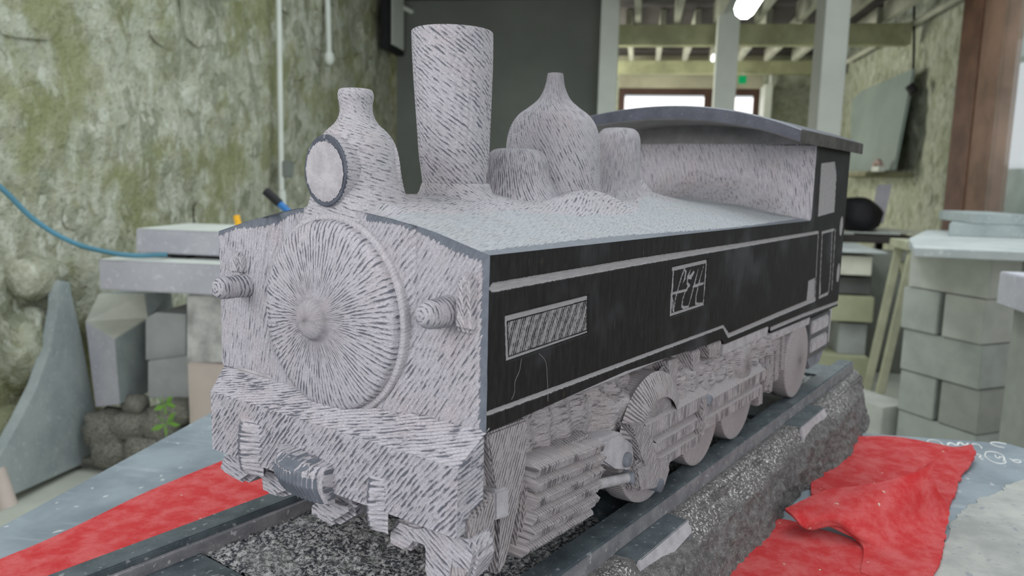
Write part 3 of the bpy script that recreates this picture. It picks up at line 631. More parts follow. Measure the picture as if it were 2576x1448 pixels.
bxp('stone_slab', 2040, 2235, 628, 640, 5.3, 0.8, LIGHTS, 'pale slab lid on top of the cream block', 'slab')
bxp('cabinet', 2195, 2232, 640, 1900, 5.9, 0.5, plain('grey_cabinet', (0.19, 0.20, 0.17), 0.8), 'grey cabinet side behind the cream block', 'cabinet')
# work table with papers and bag
t = empty('work_table', tuple(W(2190, 590, 1, 6.9)*np.array([1, 1, 0]))); tag(t, 'dark work table covered with sheets, behind the carved cab', 'table')
bz = W(2190, 582, 1, 6.9)[2]; xx = W(2190, 590, 1, 6.9)[0]
a, b = W(2050, 590, 1, 6.9)[0]-xx, W(2300, 590, 1, 6.9)[0]-xx
box('top', a, b, -0.1, 0.7, bz-0.09, bz-0.03, plain('dark_wood', (0.06, 0.055, 0.05)), t, bev=0.005)
for lx in (a+.06, b-.12):
    for ly in (-.05, .6): box('leg', lx, lx+.06, ly, ly+.06, 0, bz-0.09, BLACK, t, bev=0.002)
for i, (dx, w_, r) in enumerate(((-0.35, 0.4, 0.1), (0.05, 0.45, -0.2), (0.2, 0.3, 0.3))):
    o = box('paper_sheet', -w_/2, w_/2, -.25, .25, bz-0.03+i*0.012, bz-0.02+i*0.012, WHITE, bev=0); o.location = (xx+dx, 7.15, 0); o.rotation_euler = (0, 0, r)
    tag(o, ('bottom', 'middle', 'top')[i]+' pale sheet lying on the dark work table', 'sheet', 'sheets on the work table')
c = W(2165, 530, 1, 7.0); bm = bmesh.new(); bmesh.ops.create_icosphere(bm, subdivisions=3, radius=1)
for v in bm.verts: v.co *= 0.95+0.5*float(fbm(np.array([v.co]), 1.2, 77, 2)[0]); v.co.z = max(v.co.z, -0.75)
o = bm_finish(bm, 'backpack', BLACK, smooth=True); hs = (W(2165, 495, 1, 7.0)[2]-bz)/1.8; o.scale = (0.22, 0.16, hs*1.05); o.location = (c[0], 7.05, bz+hs*0.75); tag(o, 'black rucksack lying on the work table', 'bag')
slabp('leaning_tile', [W(2192, 560, 1, 7.35), W(2208, 465, 1, 7.5), W(2245, 462, 1, 7.5), W(2222, 562, 1, 7.35)], 0.03, LILAC, 'pale lilac tile leaning on the right wall behind the rucksack', 'tile', dirv=(0, 1, 0))
# green board leaning
g0 = W(2175, 848, 2, 0.0)[1]
slabp('green_board', [W(2175, 848, 1, g0), W(2200, 755, 1, g0), W(2230, 775, 1, g0), W(2272, 840, 1, g0)], 0.02, plain('dull_green_board', (0.16, 0.22, 0.13)), 'dull green triangular board beside the trestle', 'board', dirv=(0, 1, 0))
# trestle
t = empty('wooden_trestle', tuple(W(2270, 820, 1, 5.2)*np.array([1, 1, 0]))); tag(t, 'pale wooden trestle with a cross brace left of the block stack', 'trestle')
x_ = W(2270, 820, 1, 5.2)[0]; R2 = lambda px, py: (W(px, py, 1, 5.2)[0]-x_, 0, W(px, py, 1, 5.2)[2])
TIM = plain('trestle_wood', (0.42, 0.42, 0.30), 0.9)
def strut(nm, p, q, wd=0.022):
    p, q = Vector(p), Vector(q); d = (q-p).normalized(); n = Vector((0, 1, 0)); s_ = d.cross(n)*wd
    c8 = [p-s_-n*.02, p+s_-n*.02, p+s_+n*.02, p-s_+n*.02, q-s_-n*.02, q+s_-n*.02, q+s_+n*.02, q-s_+n*.02]; hexa(nm, c8, TIM, t, bev=0.002)
for i in range(2):
    off = Vector((0, -0.25*i, 0))
    a = Vector(R2(2262, 620)); a2 = Vector((a.x-0.12, 0, 0)); b = Vector(R2(2330, 620)); b2 = Vector((b.x+0.1, 0, 0))
    strut('leg', a+off, a2+off); strut('leg', b+off, b2+off)
strut('brace', R2(2268, 660), R2(2300, 800)); strut('brace', R2(2305, 660), R2(2255, 800)); box('top_rail', a.x-.05, b.x+.1, -.28, .03, a.z, a.z+.05, TIM, t, bev=0.003)

# ================================================================== stone bench, felt, track base
ZT = -0.445                                   # bench top in carving coordinates
tz = O0[2]+ZT
bench = empty('stone_bench', (-0.05, 0.75, 0)); tag(bench, 'slate topped bench carrying the track base and red felt', 'bench')
xl, yf = -0.88, 1.665; xr = W(2530, 1107, 2, tz)[0]
bm = bmesh.new()
pts = [(xl, -0.35), (0.95, -0.35), (0.95, 1.45), (W(2576, 1140, 2, tz)[0]+.05, 1.58), (xr, yf), (xl, yf)]
a = [bm.verts.new((x+0.05, y-0.75, tz)) for x, y in pts]; b = [bm.verts.new((x+0.05, y-0.75, tz-0.05)) for x, y in pts]
bm.faces.new(a); bm.faces.new(b[::-1])
for i in range(len(pts)): bm.faces.new((a[i], b[i], b[(i+1) % len(pts)], a[(i+1) % len(pts)]))
bm_bevel(bm, 0.003); bm_finish(bm, 'bench_top', TABLE, bench)
for x in (-0.75, 0.72):
    for y in (-1.0, 0.78): box('leg', x-.06, x+.06, y-.06, y+.06, 0, tz-0.05, CONC[2], bench, bev=0.005)
# pale dried slurry on the bench (thin crust) and chalk marks
sl = [(2330, 1470), (2385, 1330), (2410, 1295), (2440, 1270), (2475, 1250), (2515, 1240), (2535, 1222), (2600, 1200), (2700, 1190), (2800, 1500)]
SL = NT('dried_stone_slurry', 0.95, 0.1); o_ = SL.obj(); nn = SL.noise(o_, 70, 2)
SLM = SL.done(SL.mix(SL.math('MULTIPLY', SL.sm(nn, 0.66, 0.69), 0.6), SL.mix(SL.sm(SL.noise(o_, 9, 5, 0.7), 0.3, 0.7), (0.27, 0.285, 0.27), (0.42, 0.42, 0.39)), (0.20, 0.22, 0.25)))
P = [W(px, py, 2, tz) for px, py in sl]; bm = bmesh.new(); a = []
n0 = len(P)
for i in range(n0):
    for k in range(6):
        q = P[i]*(1-k/6)+P[(i+1) % n0]*k/6; j = rnd.uniform(-.004, .004); a.append((q[0]+j+0.05, q[1]+rnd.uniform(-.004, .004)-0.75))
va = [bm.verts.new((x, y, tz+0.0012)) for x, y in a]; vb = [bm.verts.new((x, y, tz)) for x, y in a]
bm.faces.new(va); [bm.faces.new((va[i], vb[i], vb[(i+1) % len(a)], va[(i+1) % len(a)])) for i in range(len(a))]
bm_finish(bm, 'dried_slurry', SLM, bench)
CHALK = plain('white_chalk', (0.62, 0.64, 0.62), 0.95, 0.1, 40)
def chalk(pts, r=0.0014):
    P = [W(px, py, 2, tz+0.0003)-np.array([-0.05, 0.75, 0]) for px, py in pts]; o = tube('chalk_mark', [tuple(p) for p in P], r, CHALK, bench, 8); return o
def zz_(u, v): return (2150+u/5.79, 1050+v/5.79)
chalk([zz_(1110, 400), zz_(1060, 360), zz_(1120, 325), zz_(1220, 345), zz_(1270, 385), zz_(1350, 440)])
chalk([zz_(1350, 410), zz_(1400, 375), zz_(1470, 400), zz_(1540, 370), zz_(1590, 400), zz_(1650, 380)], 0.0022)
chalk([zz_(1700, 390), zz_(1760, 385), zz_(1830, 420), zz_(1850, 450)]); chalk([zz_(2180, 440), zz_(2080, 420), zz_(1980, 375), zz_(2060, 360), zz_(2210, 385)])
chalk([zz_(1770, 540), zz_(1810, 545), zz_(1830, 600), zz_(1870, 610)], 0.0018)
chalk([zz_(2180, 620), zz_(2120, 530), zz_(1980, 495), zz_(1900, 530), zz_(1950, 610), zz_(2080, 665), zz_(2190, 660), zz_(2195, 625)], 0.0012)
chalk([zz_(2040, 545), zz_(2090, 590), zz_(2130, 570), zz_(2170, 640)]); chalk([zz_(2260, 600), zz_(2350, 650), zz_(2400, 655), zz_(2380, 620), zz_(2300, 620)], 0.0012)
chalk([zz_(700, 300), zz_(760, 320), zz_(830, 325), zz_(900, 345)], 0.0012)

# felt
def loft(name, rows, m, th=0.004, nu=60, nv=40, jag=0.0, amp=0.0012, seed=0):
    """rows: list of polylines of 3-D world points (equal count) from far to near"""
    R_ = np.array(rows, float)
    def cr(A, n, axis):
        A = np.moveaxis(A, axis, 0); k = len(A); t = np.linspace(0, k-1, n); i = np.minimum(t.astype(int), k-2); f = (t-i).reshape(-1, *([1]*(A.ndim-1)))
        E_ = np.concatenate([[2*A[0]-A[1]], A, [2*A[-1]-A[-2]]]); p0, p1, p2, p3 = E_[i], E_[i+1], E_[i+2], E_[i+3]
        return np.moveaxis(0.5*(2*p1+(p2-p0)*f+(2*p0-5*p1+4*p2-p3)*f**2+(3*p1-p0-3*p2+p3)*f**3), 0, axis)
    Pn = cr(cr(R_, nu, 1), nv, 0)
    if jag:
        q = fbm(Pn[:, -1], 75, seed, 2)[:, None]*jag*2; wgt = np.linspace(0, 1, nu)**8
        Pn[..., 0] += q*wgt[None, :]; Pn[..., 1] += q*wgt[None, :]*0.5
    n = fbm(Pn.reshape(-1, 3), 40, seed, 3).reshape(nv, nu)*amp*2
    Pn[..., 2] = np.maximum(Pn[..., 2]+n, tz+0.0015)
    du = np.gradient(Pn, axis=1); dv = np.gradient(Pn, axis=0); N_ = np.cross(du, dv); N_ /= np.linalg.norm(N_, axis=-1, keepdims=True)+1e-12
    N_ *= 1.0 if N_[..., 2].mean() > 0 else -1.0
    g = G(); uu, vv_ = np.meshgrid(np.arange(nu)*.01, np.arange(nv)*.01)
    T_ = Pn+N_*th; g.grid(T_, (uu, vv_)); g.grid(Pn, (uu, vv_), flip=True)
    for A, B in ((T_[:, 0], Pn[:, 0]), (T_[:, -1], Pn[:, -1]), (T_[0], Pn[0]), (T_[-1], Pn[-1])):
        g.grid(np.stack([A, B], 1), (np.zeros((len(A), 2)), np.zeros((len(A), 2))))
    return g.build(name, m)
def tw(px, py, h=0.0): return W(px, py, 2, tz+h)
# left strip under the base
f1 = loft('felt_sheet', [[tw(560, 1165), tw(700, 1150), tw(800, 1140)], [tw(380, 1240), tw(560, 1215), tw(760, 1200)], [tw(240, 1308), tw(440, 1290), tw(700, 1270)], [tw(110, 1370), tw(300, 1370), tw(560, 1360)], [tw(-10, 1420), tw(130, 1440), tw(400, 1450)], [tw(-80, 1460), tw(40, 1490), tw(250, 1520)]], FELT, 0.004, 40, 60, seed=3)
tag(f1, 'flat strip of red felt left of the track base', 'felt', 'red felt under the track base')
f2 = loft('felt_sheet', [[tw(2060, 1105), tw(2240, 1103), tw(2330, 1115, .004), tw(2400, 1128, .01), tw(2446, 1121, .022)], [tw(2060, 1140), tw(2200, 1140), tw(2310, 1150), tw(2400, 1165, .004), tw(2452, 1150, .014)], [tw(2050, 1180), tw(2190, 1190), tw(2300, 1195), tw(2380, 1205), tw(2412, 1210)], [tw(2040, 1220), tw(2160, 1235), tw(2290, 1240), tw(2370, 1245), tw(2402, 1245)], [tw(2040, 1250), tw(2150, 1265), tw(2270, 1280), tw(2350, 1285), tw(2385, 1282)]], FELT, 0.004, 70, 60, jag=0.008, seed=9)
tag(f2, 'far red felt sheet with a torn right edge on the bench', 'felt', 'red felt beside the track base')
f3 = loft('felt_sheet', [
    [tw(1975, 1285, .030), tw(2080, 1238, .045), tw(2180, 1224, .055), tw(2260, 1205, .068), tw(2310, 1182, .080), tw(2338, 1163, .092)],
    [tw(1992, 1300, .030), tw(2085, 1262, .042), tw(2175, 1256, .048), tw(2262, 1245, .052), tw(2322, 1228, .055), tw(2350, 1218, .058)],
    [tw(2012, 1318, .022), tw(2085, 1296, .036), tw(2150, 1310, .032), tw(2245, 1315, .022), tw(2330, 1300, .018), tw(2382, 1292, .014)],
    [tw(2040, 1326, .016), tw(2100, 1312, .028), tw(2165, 1345, .018), tw(2250, 1368, .007), tw(2330, 1360, .004), tw(2376, 1350, .003)],
    [tw(2085, 1316, .020), tw(2135, 1333, .018), tw(2190, 1374, .005), tw(2260, 1402, .002), tw(2320, 1405, .001), tw(2368, 1400, .001)],
    [tw(2165, 1372, .005), tw(2190, 1388, .002), tw(2215, 1408), tw(2265, 1435), tw(2315, 1445), tw(2352, 1445)],
    [tw(2165, 1448), tw(2190, 1458), tw(2220, 1468), tw(2265, 1485), tw(2305, 1492), tw(2338, 1492)]], FELT, 0.004, 90, 90, jag=0.005, amp=0.0012, seed=21)
tag(f3, 'red felt fold rising to a point beside the track base', 'felt', 'red felt beside the track base')
f4 = loft('felt_sheet', [[tw(1900, 1330), tw(1962, 1311), tw(2040, 1330), tw(2110, 1350), tw(2180, 1378)], [tw(1860, 1380), tw(1930, 1370), tw(2020, 1375), tw(2110, 1390), tw(2190, 1405)], [tw(1835, 1430), tw(1900, 1430), tw(2000, 1430), tw(2100, 1435), tw(2200, 1440)], [tw(1790, 1530), tw(1890, 1530), tw(2000, 1530), tw(2120, 1530), tw(2220, 1530)]], FELT, 0.0026, 60, 40, seed=31)
tag(f4, 'near red felt piece at the bottom edge, in front of the fold', 'felt', 'red felt beside the track base')

# ------------------------------------------------------------------ track base
def carve_root(name, piv):
    o = bpy.data.objects.new(name, None); COL.objects.link(o); wv = l2w(piv); o.location = wv; o.rotation_euler = (0, 0, ENG); return o
class Par:
    """parent that keeps mesh coordinates in carving coordinates"""
    def __init__(s, root, piv): s.r = root; s.p = Vector(piv)
    def add(s, o): o.parent = s.r; o.location = -s.p; return o
BP = (0.5, 0.18, ZT); base = carve_root('track_base', BP); B = Par(base, BP)
tag(base, 'dark limestone slab carved with rails and sleepers under the locomotive', 'track base')
ZG = -0.352
XF, XB = -0.34, 1.335
B.add(box('slab', XF, XB, -0.036, 0.377, ZT+0.001, ZG-0.004, ROUGH, bev=0.004))
# ballast between rails
xs = np.arange(-0.062, XB-0.01, 0.0028); ys = np.arange(0.018, 0.349, 0.0028); A_, B_ = np.meshgrid(xs, ys, indexing='ij')
P = np.stack([A_, B_, np.full_like(A_, ZG+0.0015)], -1); P[..., 2] += fbm(P.reshape(-1, 3), 150, 5, 3).reshape(A_.shape)*0.009
B.add(G().grid(P, (A_, B_)).build('ballast', BAL)); 
B.add(box('front_sleeper', XF, -0.066, 0.018, 0.349, ZG-0.004, ZG+0.005, RAIL, bev=0.002))
for x0, x1 in ((0.29, 0.375), (0.83, 0.99), (1.22, 1.33)): B.add(box('sleeper', x0, x1, 0.018, 0.349, ZG-0.004, ZG+0.006, RAIL, bev=0.002))
for y0, y1 in ((-0.012, 0.019), (0.346, 0.378)):
    r_ = B.add(box('rail', XF, XB, y0, y1, ZG-0.003, -0.3285, RAIL, bev=0.0015))
B.add(box('rail_web', XF, XB-0.002, -0.0135, -0.0115, ZG-0.002, -0.3305, RAILSIDE, bev=0.0004, ang=0))
B.add(box('rail_web', XF, XB-0.002, 0.337, 0.3465, ZG-0.002, -0.336, RAILSIDE, bev=0.001, ang=0))
B.add(tube('loose_chip', [(0.205, 0.022, -0.345), (0.235, 0.02, -0.342)], 0.009, DUSTY))
# ledge with rough chiselled shoulder and broken side
xs = np.arange(XF, XB+.02, 0.003); prof = []
t = np.linspace(0, 1, 64)
A_, T_ = np.meshgrid(xs, t, indexing='ij')
edge = -0.030 - 0.006*np.sin(A_*9)
wid = 0.052+0.010*np.sin(A_*5+1)+0.008*np.sin(A_*14)
yy = np.where(T_ < 0.16, -0.0135+(edge+0.0135)*T_/0.16, np.where(T_ < 0.42, edge-(T_-0.16)/0.26*wid*0.62, edge-wid*0.62-(T_-0.42)/0.58*wid*0.38))
zt_ = np.where(T_ < 0.16, ZG+0.001, np.where(T_ < 0.42, ZG+0.001-(T_-0.16)/0.26*0.030, ZG-0.029-(T_-0.42)/0.58*(ZG-0.029-ZT)))
endf = sst(XB+.02, XB-0.10, A_); yy = -0.012+(yy+0.012)*(0.35+0.65*endf)
P = np.stack([A_, yy, zt_], -1); Q = P.reshape(-1, 3)
sl_ = np.zeros_like(A_)
for x0, x1 in ((0.215, 0.360), (0.83, 0.985)): sl_ = np.maximum(sl_, sst(x0-.004, x0+.001, A_)*sst(x1+.004, x1-.001, A_))
rough_a = np.clip((T_-0.16)/0.1, 0.1, 1)*(1-0.9*sl_*(T_ < 0.42))
P[..., 1] += fbm(Q, 55, 8, 3).reshape(A_.shape)*0.016*rough_a; P[..., 2] += fbm(Q, 60, 18, 3).reshape(A_.shape)*0.010*rough_a*(T_ < 0.97)
P[..., 2] = np.where(T_ > 0.985, ZT+0.0005, P[..., 2])
dk = sst(0.42, 0.27, T_+fbm(Q, 12, 4, 2).reshape(A_.shape)*0.35)*sst(0.03, 0.08, T_)*(1-sl_)
B.add(G().grid(P, (A_, T_*.1), dk=dk).build('broken_side', ROUGH))
for x0, x1, y_ in ((0.222, 0.360, -0.046), (0.832, 0.985, -0.046)):
    c = [(x0, -0.014, ZG-.02), (x1, -0.014, ZG-.02), (x1, y_-0.003, ZG-.02), (x0-.004, y_-0.003, ZG-.02)]
    B.add(hexa('sleeper_end', c+[(x0, -0.0135, ZG+0.0025), (x1, -0.0135, ZG+0.0025), (x1-.004, y_+.004, ZG+0.0025), (x0+.006, y_+.003, ZG+0.0025)], RAIL, bev=0.001))
    B.add(hexa('sleeper_end_face', [(x0-.006, y_-.006, ZG-.024), (x1-.004, y_-.004, ZG-.012), (x1-.004, y_+.012, ZG-.012), (x0-.006, y_+.012, ZG-.024), (x0+.002, y_+.0028, ZG+.0018), (x1-.003, y_+.0035, ZG+.0018), (x1-.003, y_+.0055, ZG+.0018), (x0+.002, y_+.0045, ZG+.0018)], DUSTY, bev=0.0008, rough=0.0005))
c = [(XB-.004, -0.02, ZT), (XB+.004, 0.37, ZT)]

# ================================================================== locomotive
EP = (0.6, 0.19, -0.328); loco = carve_root('stone_locomotive', EP); E = Par(loco, EP)
tag(loco, 'unfinished carved grey limestone tank locomotive with a tall chimney and domes', 'sculpture')
def topz(y):
    yk = np.array([-.01, 0, .06, .108, .142, .194, .246, .28, .337, .389, .4]); zk = np.array([-.002, 0, .0154, .025, .029, .034, .0285, .022, .0105, -.003, -.005])
    return np.interp(y, yk, zk)
def linv(a, b, st): return np.linspace(a, b, max(2, int(abs(b-a)/st)+1))
def gz(a, b): return np.sin(2*PI/PER*a+warp_py(a, b))
# ---- front plate with chisel cuts
ys = linv(0.0, 0.389, 0.0012); v = linv(0, 1, 0.0012/0.17); A_, V_ = np.meshgrid(ys, v, indexing='ij'); Zt = topz(A_); Zb = -0.158
Z_ = Zb+(Zt-Zb)*V_
rr = np.hypot(A_-0.191, Z_+0.074)
ang = 1.0
fl_ = flowdir(-A_, Z_, 0.95); fl2 = flowdir(-A_, Z_, 1.35)
left = sst(0.20, 0.26, A_); fa = fl_[0]*(1-left)+fl2[0]*left; fb = fl_[1]
Xd = -0.0006*gz(fa, fb)*sst(.0085, .011, A_)
Xd += 0.006*sst(0.104, 0.098, rr)*0
# recess left/right of the door where the boiler meets the tanks
rec = 0.010*np.exp(-((A_-0.285)/0.012)**2)*sst(-0.04, -0.01, Z_)*sst(0.03, 0.01, Z_); Xd += rec
crease = 0.003*np.exp(-((A_-0.087)/0.003)**2)*sst(-0.16, 0.02, Z_)+0.003*np.exp(-((A_-0.303)/0.003)**2); Xd += crease
Xd = Xd - 0.004*sst(0.080, 0.11, A_)*sst(0.31, 0.28, A_)
P = np.stack([Xd, A_, Z_], -1)
P[..., 0] += fbm(P.reshape(-1, 3), 30, 2).reshape(A_.shape)*0.0016
pol = np.maximum(np.minimum(Z_-(Zt-0.0085-0.002*np.sin(A_*60)), np.minimum(0.165-A_, 1)) if False else (Z_-(Zt-0.0075-0.0025*np.sin(A_*47)))*np.where((A_ > 0.145) & (A_ < 0.235), -9, 1)-np.where((A_ > 0.145) & (A_ < 0.235), 1, 0), 0.0085-A_)
g = G().grid(P, (fa, fb), pol=np.clip(pol, -.02, .02), dk=-0.055-0.02*left, flip=True)
E.add(g.build('front_plate', CHI))
# ---- top surface with concave cab front
xs = np.concatenate([linv(0, 0.80, 0.0022), linv(0.80, 1.0, 0.0016)[1:]]); ys = linv(0.0, 0.389, 0.0022)
S_, A_ = np.meshgrid(np.linspace(0, 1, 560), ys, indexing='ij')
bul = sst(0.085, 0.125, A_)*sst(0.37, 0.33, A_)
xw = 0.952-0.024*bul; zc = 0.137; zt0 = topz(A_)+0.0; near_ = sst(-0.005, 0.055, A_); r_ = 0.008+(0.10+0.03*bul)*near_; zh = zc-zt0
s1 = np.clip(S_/0.72, 0, 1); q = np.clip((S_-0.72)/0.28, 0, 1)
phi = np.clip(q/0.8, 0, 1)*PI/2
x0_ = -.0052*sst(.075, .11, A_)*sst(.315, .28, A_)
xx_ = np.where(q <= 0, x0_+(xw-r_-x0_)*s1, xw-r_+r_*np.sin(phi)); rz = 0.006+0.055*near_
zz2 = np.where(q <= 0, zt0, zt0+rz*(1-np.cos(phi))+(zh-rz)*np.clip((q-0.8)/0.2, 0, 1))
P = np.stack([xx_, A_, zz2], -1); ns = fbm(P.reshape(-1, 3), 25, 6, 3).reshape(A_.shape)
P[..., 2] += ns*0.0030*sst(0.0, 0.03, A_)*sst(0, .02, xx_)
def bump3(cx, cy, rx, ry, h, p=1.0): return h*np.exp(-(((xx_-cx)/rx)**2+((A_-cy)/ry)**2)**p)
P[..., 2] += sst(0, .03, xx_)*(bump3(0.355, 0.118, 0.085, 0.024, 0.019, 1.2)+bump3(0.56, 0.135, 0.05, 0.02, 0.012)+bump3(0.65, 0.20, 0.09, 0.05, 0.014)+bump3(0.19, 0.195, 0.085, 0.075, 0.014)+bump3(0.385, .195, .11, .09, .012)+bump3(0.03, .195, .075, .065, .014)+bump3(0.70, 0.235, 0.030, 0.028, 0.035, 1.5))
fa1, fb1 = flowdir(xx_, A_, 0.32); L_ = np.hypot(xx_-0.6, zz2*1.6)
fa2, fb2 = flowdir(A_*1.0, L_, 1.15)
up = sst(0.0, 0.15, q); fa = fa1*(1-up)+fa2*up; fb = fb1*(1-up)+fb2*up
P[..., 0] -= up*bul*0.0012*gz(fa2*0.62, fb2)
pol = np.maximum(0.0105+0.004*np.sin(xx_*8)-A_, -1)+np.where(q > 0, -1, 0)
EDGE = G().grid(P, (fa, fb), pol=pol, dk=0.0)
mA = E.add(EDGE.build('tank_top', CHI_TOP))
mA.data.materials.append(CHI_FINE)
mi = np.zeros(len(mA.data.polygons), np.int32); nyq = len(ys)-1; qc = q[:-1, :-1].ravel(); yc = (A_[:-1, :-1]).ravel(); xc = xx_[:-1, :-1].ravel(); zcx = zz2[:-1, :-1].ravel()
hump = (bump3(0.345, 0.118, 0.10, 0.032, 1.3)+bump3(0.19, 0.195, 0.10, 0.085, 1.2)+bump3(0.385, .195, .13, .10, 1.2)+bump3(0.03, .195, .11, .09, 1.2)+bump3(.62, .2, .14, .07, 1.2))[:-1, :-1].ravel()+fbm(P[:-1, :-1].reshape(-1, 3), 60, 3, 2)*0.35
mi[(qc > 0.12) | (hump > 0.55)] = 1; mA.data.polygons.foreach_set('material_index', mi)
# ---- core
E.add(box('body_core', 0.004, 1.195, 0.0035, 0.388, -0.155, -0.012, DUSTY, bev=0.002))
E.add(box('cab_core', 0.956, 1.196, 0.0035, 0.388, -0.02, 0.150, DUSTY, bev=0.002))
E.add(box('boiler_core', 0.006, 0.95, 0.11, 0.28, -0.02, 0.016, DUSTY, bev=0.002))

# ---- side panels: signed distance of the cut lines
def seg_d(A, Bz, pts, hw):
    d = np.full(A.shape, 1e9)
    for i in range(len(pts)-1):
        (x0, z0), (x1, z1) = pts[i], pts[i+1]; h0 = hw[i] if isinstance(hw, (list, tuple)) else hw; h1 = hw[i+1] if isinstance(hw, (list, tuple)) else hw
        dx, dz = x1-x0, z1-z0; t = np.clip(((A-x0)*dx+(Bz-z0)*dz)/(dx*dx+dz*dz), 0, 1)
        d = np.minimum(d, np.hypot(A-x0-t*dx, Bz-z0-t*dz)-(h0+(h1-h0)*t))
    return -d
def poly_d(A, Bz, pts):
    inside = np.zeros(A.shape, bool); d = np.full(A.shape, 1e9); n = len(pts)
    for i in range(n):
        (x0, z0), (x1, z1) = pts[i], pts[(i+1) % n]
        c = ((z0 > Bz) != (z1 > Bz)) & (A < (x1-x0)*(Bz-z0)/((z1-z0) if z1 != z0 else 1e-9)+x0); inside ^= c
        dx, dz = x1-x0, z1-z0; t = np.clip(((A-x0)*dx+(Bz-z0)*dz)/(dx*dx+dz*dz), 0, 1); d = np.minimum(d, np.hypot(A-x0-t*dx, Bz-z0-t*dz))
    return np.where(inside, d, -d)
PLATE = [(0.0245, -0.0555), (0.1655, -0.0525), (0.1685, -0.0915), (0.028, -0.0965)]
MONO = [(0.366, -0.0395), (0.4755, -0.0375), (0.4735, -0.0995), (0.3665, -0.1010)]
def side_carve(A, Z):
    c = seg_d(A, Z, [(0.0, -0.0285), (0.006, -0.0280), (0.10, -0.0270), (0.27, -0.0255), (0.6, -0.0250), (1.006, -0.0235)], [0.0008, .0042, .0042, .0042, .0034, .003])
    c = np.maximum(c, seg_d(A, Z, [(0.002, -0.1380), (0.1, -0.1385), (0.28, -0.1384), (0.548, -0.1385), (0.572, -0.1555), (0.80, -0.1535), (1.022, -0.1525)], [.0022, .0026, .0025, .0022, .0035, .0042, .0045]))
    c = np.maximum(c, seg_d(A, Z, [(1.008, -0.024), (1.020, -0.1525)], 0.0022))
    c = np.maximum(c, seg_d(A, Z, [(0.766, -0.1735), (0.95, -0.1745), (1.206, -0.1795)], 0.0035))
    c = np.maximum(c, poly_d(A, Z, [(0.966, -0.112), (1.010, -0.110), (1.016, -0.149), (0.964, -0.149)]))
    # cab door outline
    for s_ in ([(1.033, -0.0255), (1.120, -0.023)], [(1.036, -0.027), (1.047, -0.12)], [(1.108, -0.026), (1.121, -0.12), (1.118, -0.148)], [(1.131, -0.024), (1.142, -0.145)]):
        c = np.maximum(c, seg_d(A, Z, s_, 0.0026))
    c = np.maximum(c, seg_d(A, Z, [(1.047, -0.118), (1.052, -0.142)], [.003, .006])); c = np.maximum(c, seg_d(A, Z, [(1.05, -0.152), (1.112, -0.151)], 0.0032))
    for cx, cz in ((1.176, -0.018), (1.183, -0.115)): c = np.maximum(c, 0.010-np.hypot((A-cx)*0.8, (Z-cz)*0.5))
    c = np.maximum(c, poly_d(A, Z, [(0.990, 0.104), (1.085, 0.110), (1.105, 0.085), (1.112, 0.012), (0.996, 0.006)]))
    return c
def side_grid(name, X1, zb, zt, nx, nz):
    xs = np.linspace(0, 1, nx)**1.25*(X1[1]-X1[0])+X1[0]; A, V = np.meshgrid(xs, np.linspace(0, 1, nz), indexing='ij')
    Zb = np.interp(A, *zb) if isinstance(zb, tuple) else np.full_like(A, zb); Z = Zb+(zt-Zb)*V
    c = side_carve(A, Z); hole = np.maximum(poly_d(A, Z, PLATE), poly_d(A, Z, MONO))
    Yv = 0.0014*sst(-0.0004, 0.0012, c)+0.0030*sst(-0.0012, 0.0, hole)
    P = np.stack([A, Yv, Z], -1)
    return E.add(G().grid(P, (A, Z), carve=np.clip(c, -.01, .01)).build(name, SIDE))
ZBOT = ([0, 0.254, 0.40, 0.545, 0.556, 0.75, 0.766, 1.21], [-0.1554, -0.1485, -0.153, -0.1575, -0.166, -0.1665, -0.1810, -0.187])
side_grid('side_panel', (0.0005, 1.2), ZBOT, 0.0, 900, 150)
side_grid('cab_side', (0.952, 1.2), 0.0, 0.133, 200, 110)
def fine_plate(name, quad, fn, nx, nz, label):
    (a, b, c, d) = [np.array(p) for p in quad]; U, V = np.meshgrid(np.linspace(0, 1, nx), np.linspace(0, 1, nz), indexing='ij')
    U_, V_ = U[..., None], V[..., None]; Q = (1-V_)*((1-U_)*a+U_*b)+V_*((1-U_)*d+U_*c); A, Z = Q[..., 0], Q[..., 1]
    cv = fn(A, Z); P = np.stack([A, 0.0012*sst(-.0004, .0006, cv)+0.0002, Z], -1); P[[0, -1], :, 1] = 0.003; P[:, [0, -1], 1] = 0.003
    o = E.add(G().grid(P, (A, Z), carve=np.clip(cv, -.01, .01), flip=True).build(name, SIDE)); o['label'] = label; return o
def hatch(A, Z):
    inn = poly_d(A, Z, [(0.0275, -0.0605), (0.1640, -0.0570), (0.1665, -0.0885), (0.031, -0.0925)])
    k = A-0.42*(Z+0.09)+0.0009*np.sin(Z*95+A*31)
    n_ = np.floor(k/0.0031); jit = 0.5+0.22*np.sin(n_*12.9898); ln = np.abs((k/0.0031) % 1-jit)
    thick = 0.12+0.10*np.sin(n_*4.7+Z*60+A*20)
    ridge = (thick-ln)*0.0031                       # positive on the uncut ridges
    edge = 0.0007-np.abs(inn)
    ridge = ridge*2.2
    return np.where(inn > 0.0006, -ridge, np.where(np.abs(inn) <= 0.0006, -0.001, 0.002+0*A))
fine_plate('number_plate', PLATE, hatch, 420, 120, 'hatched oblong plate cut into the black side')
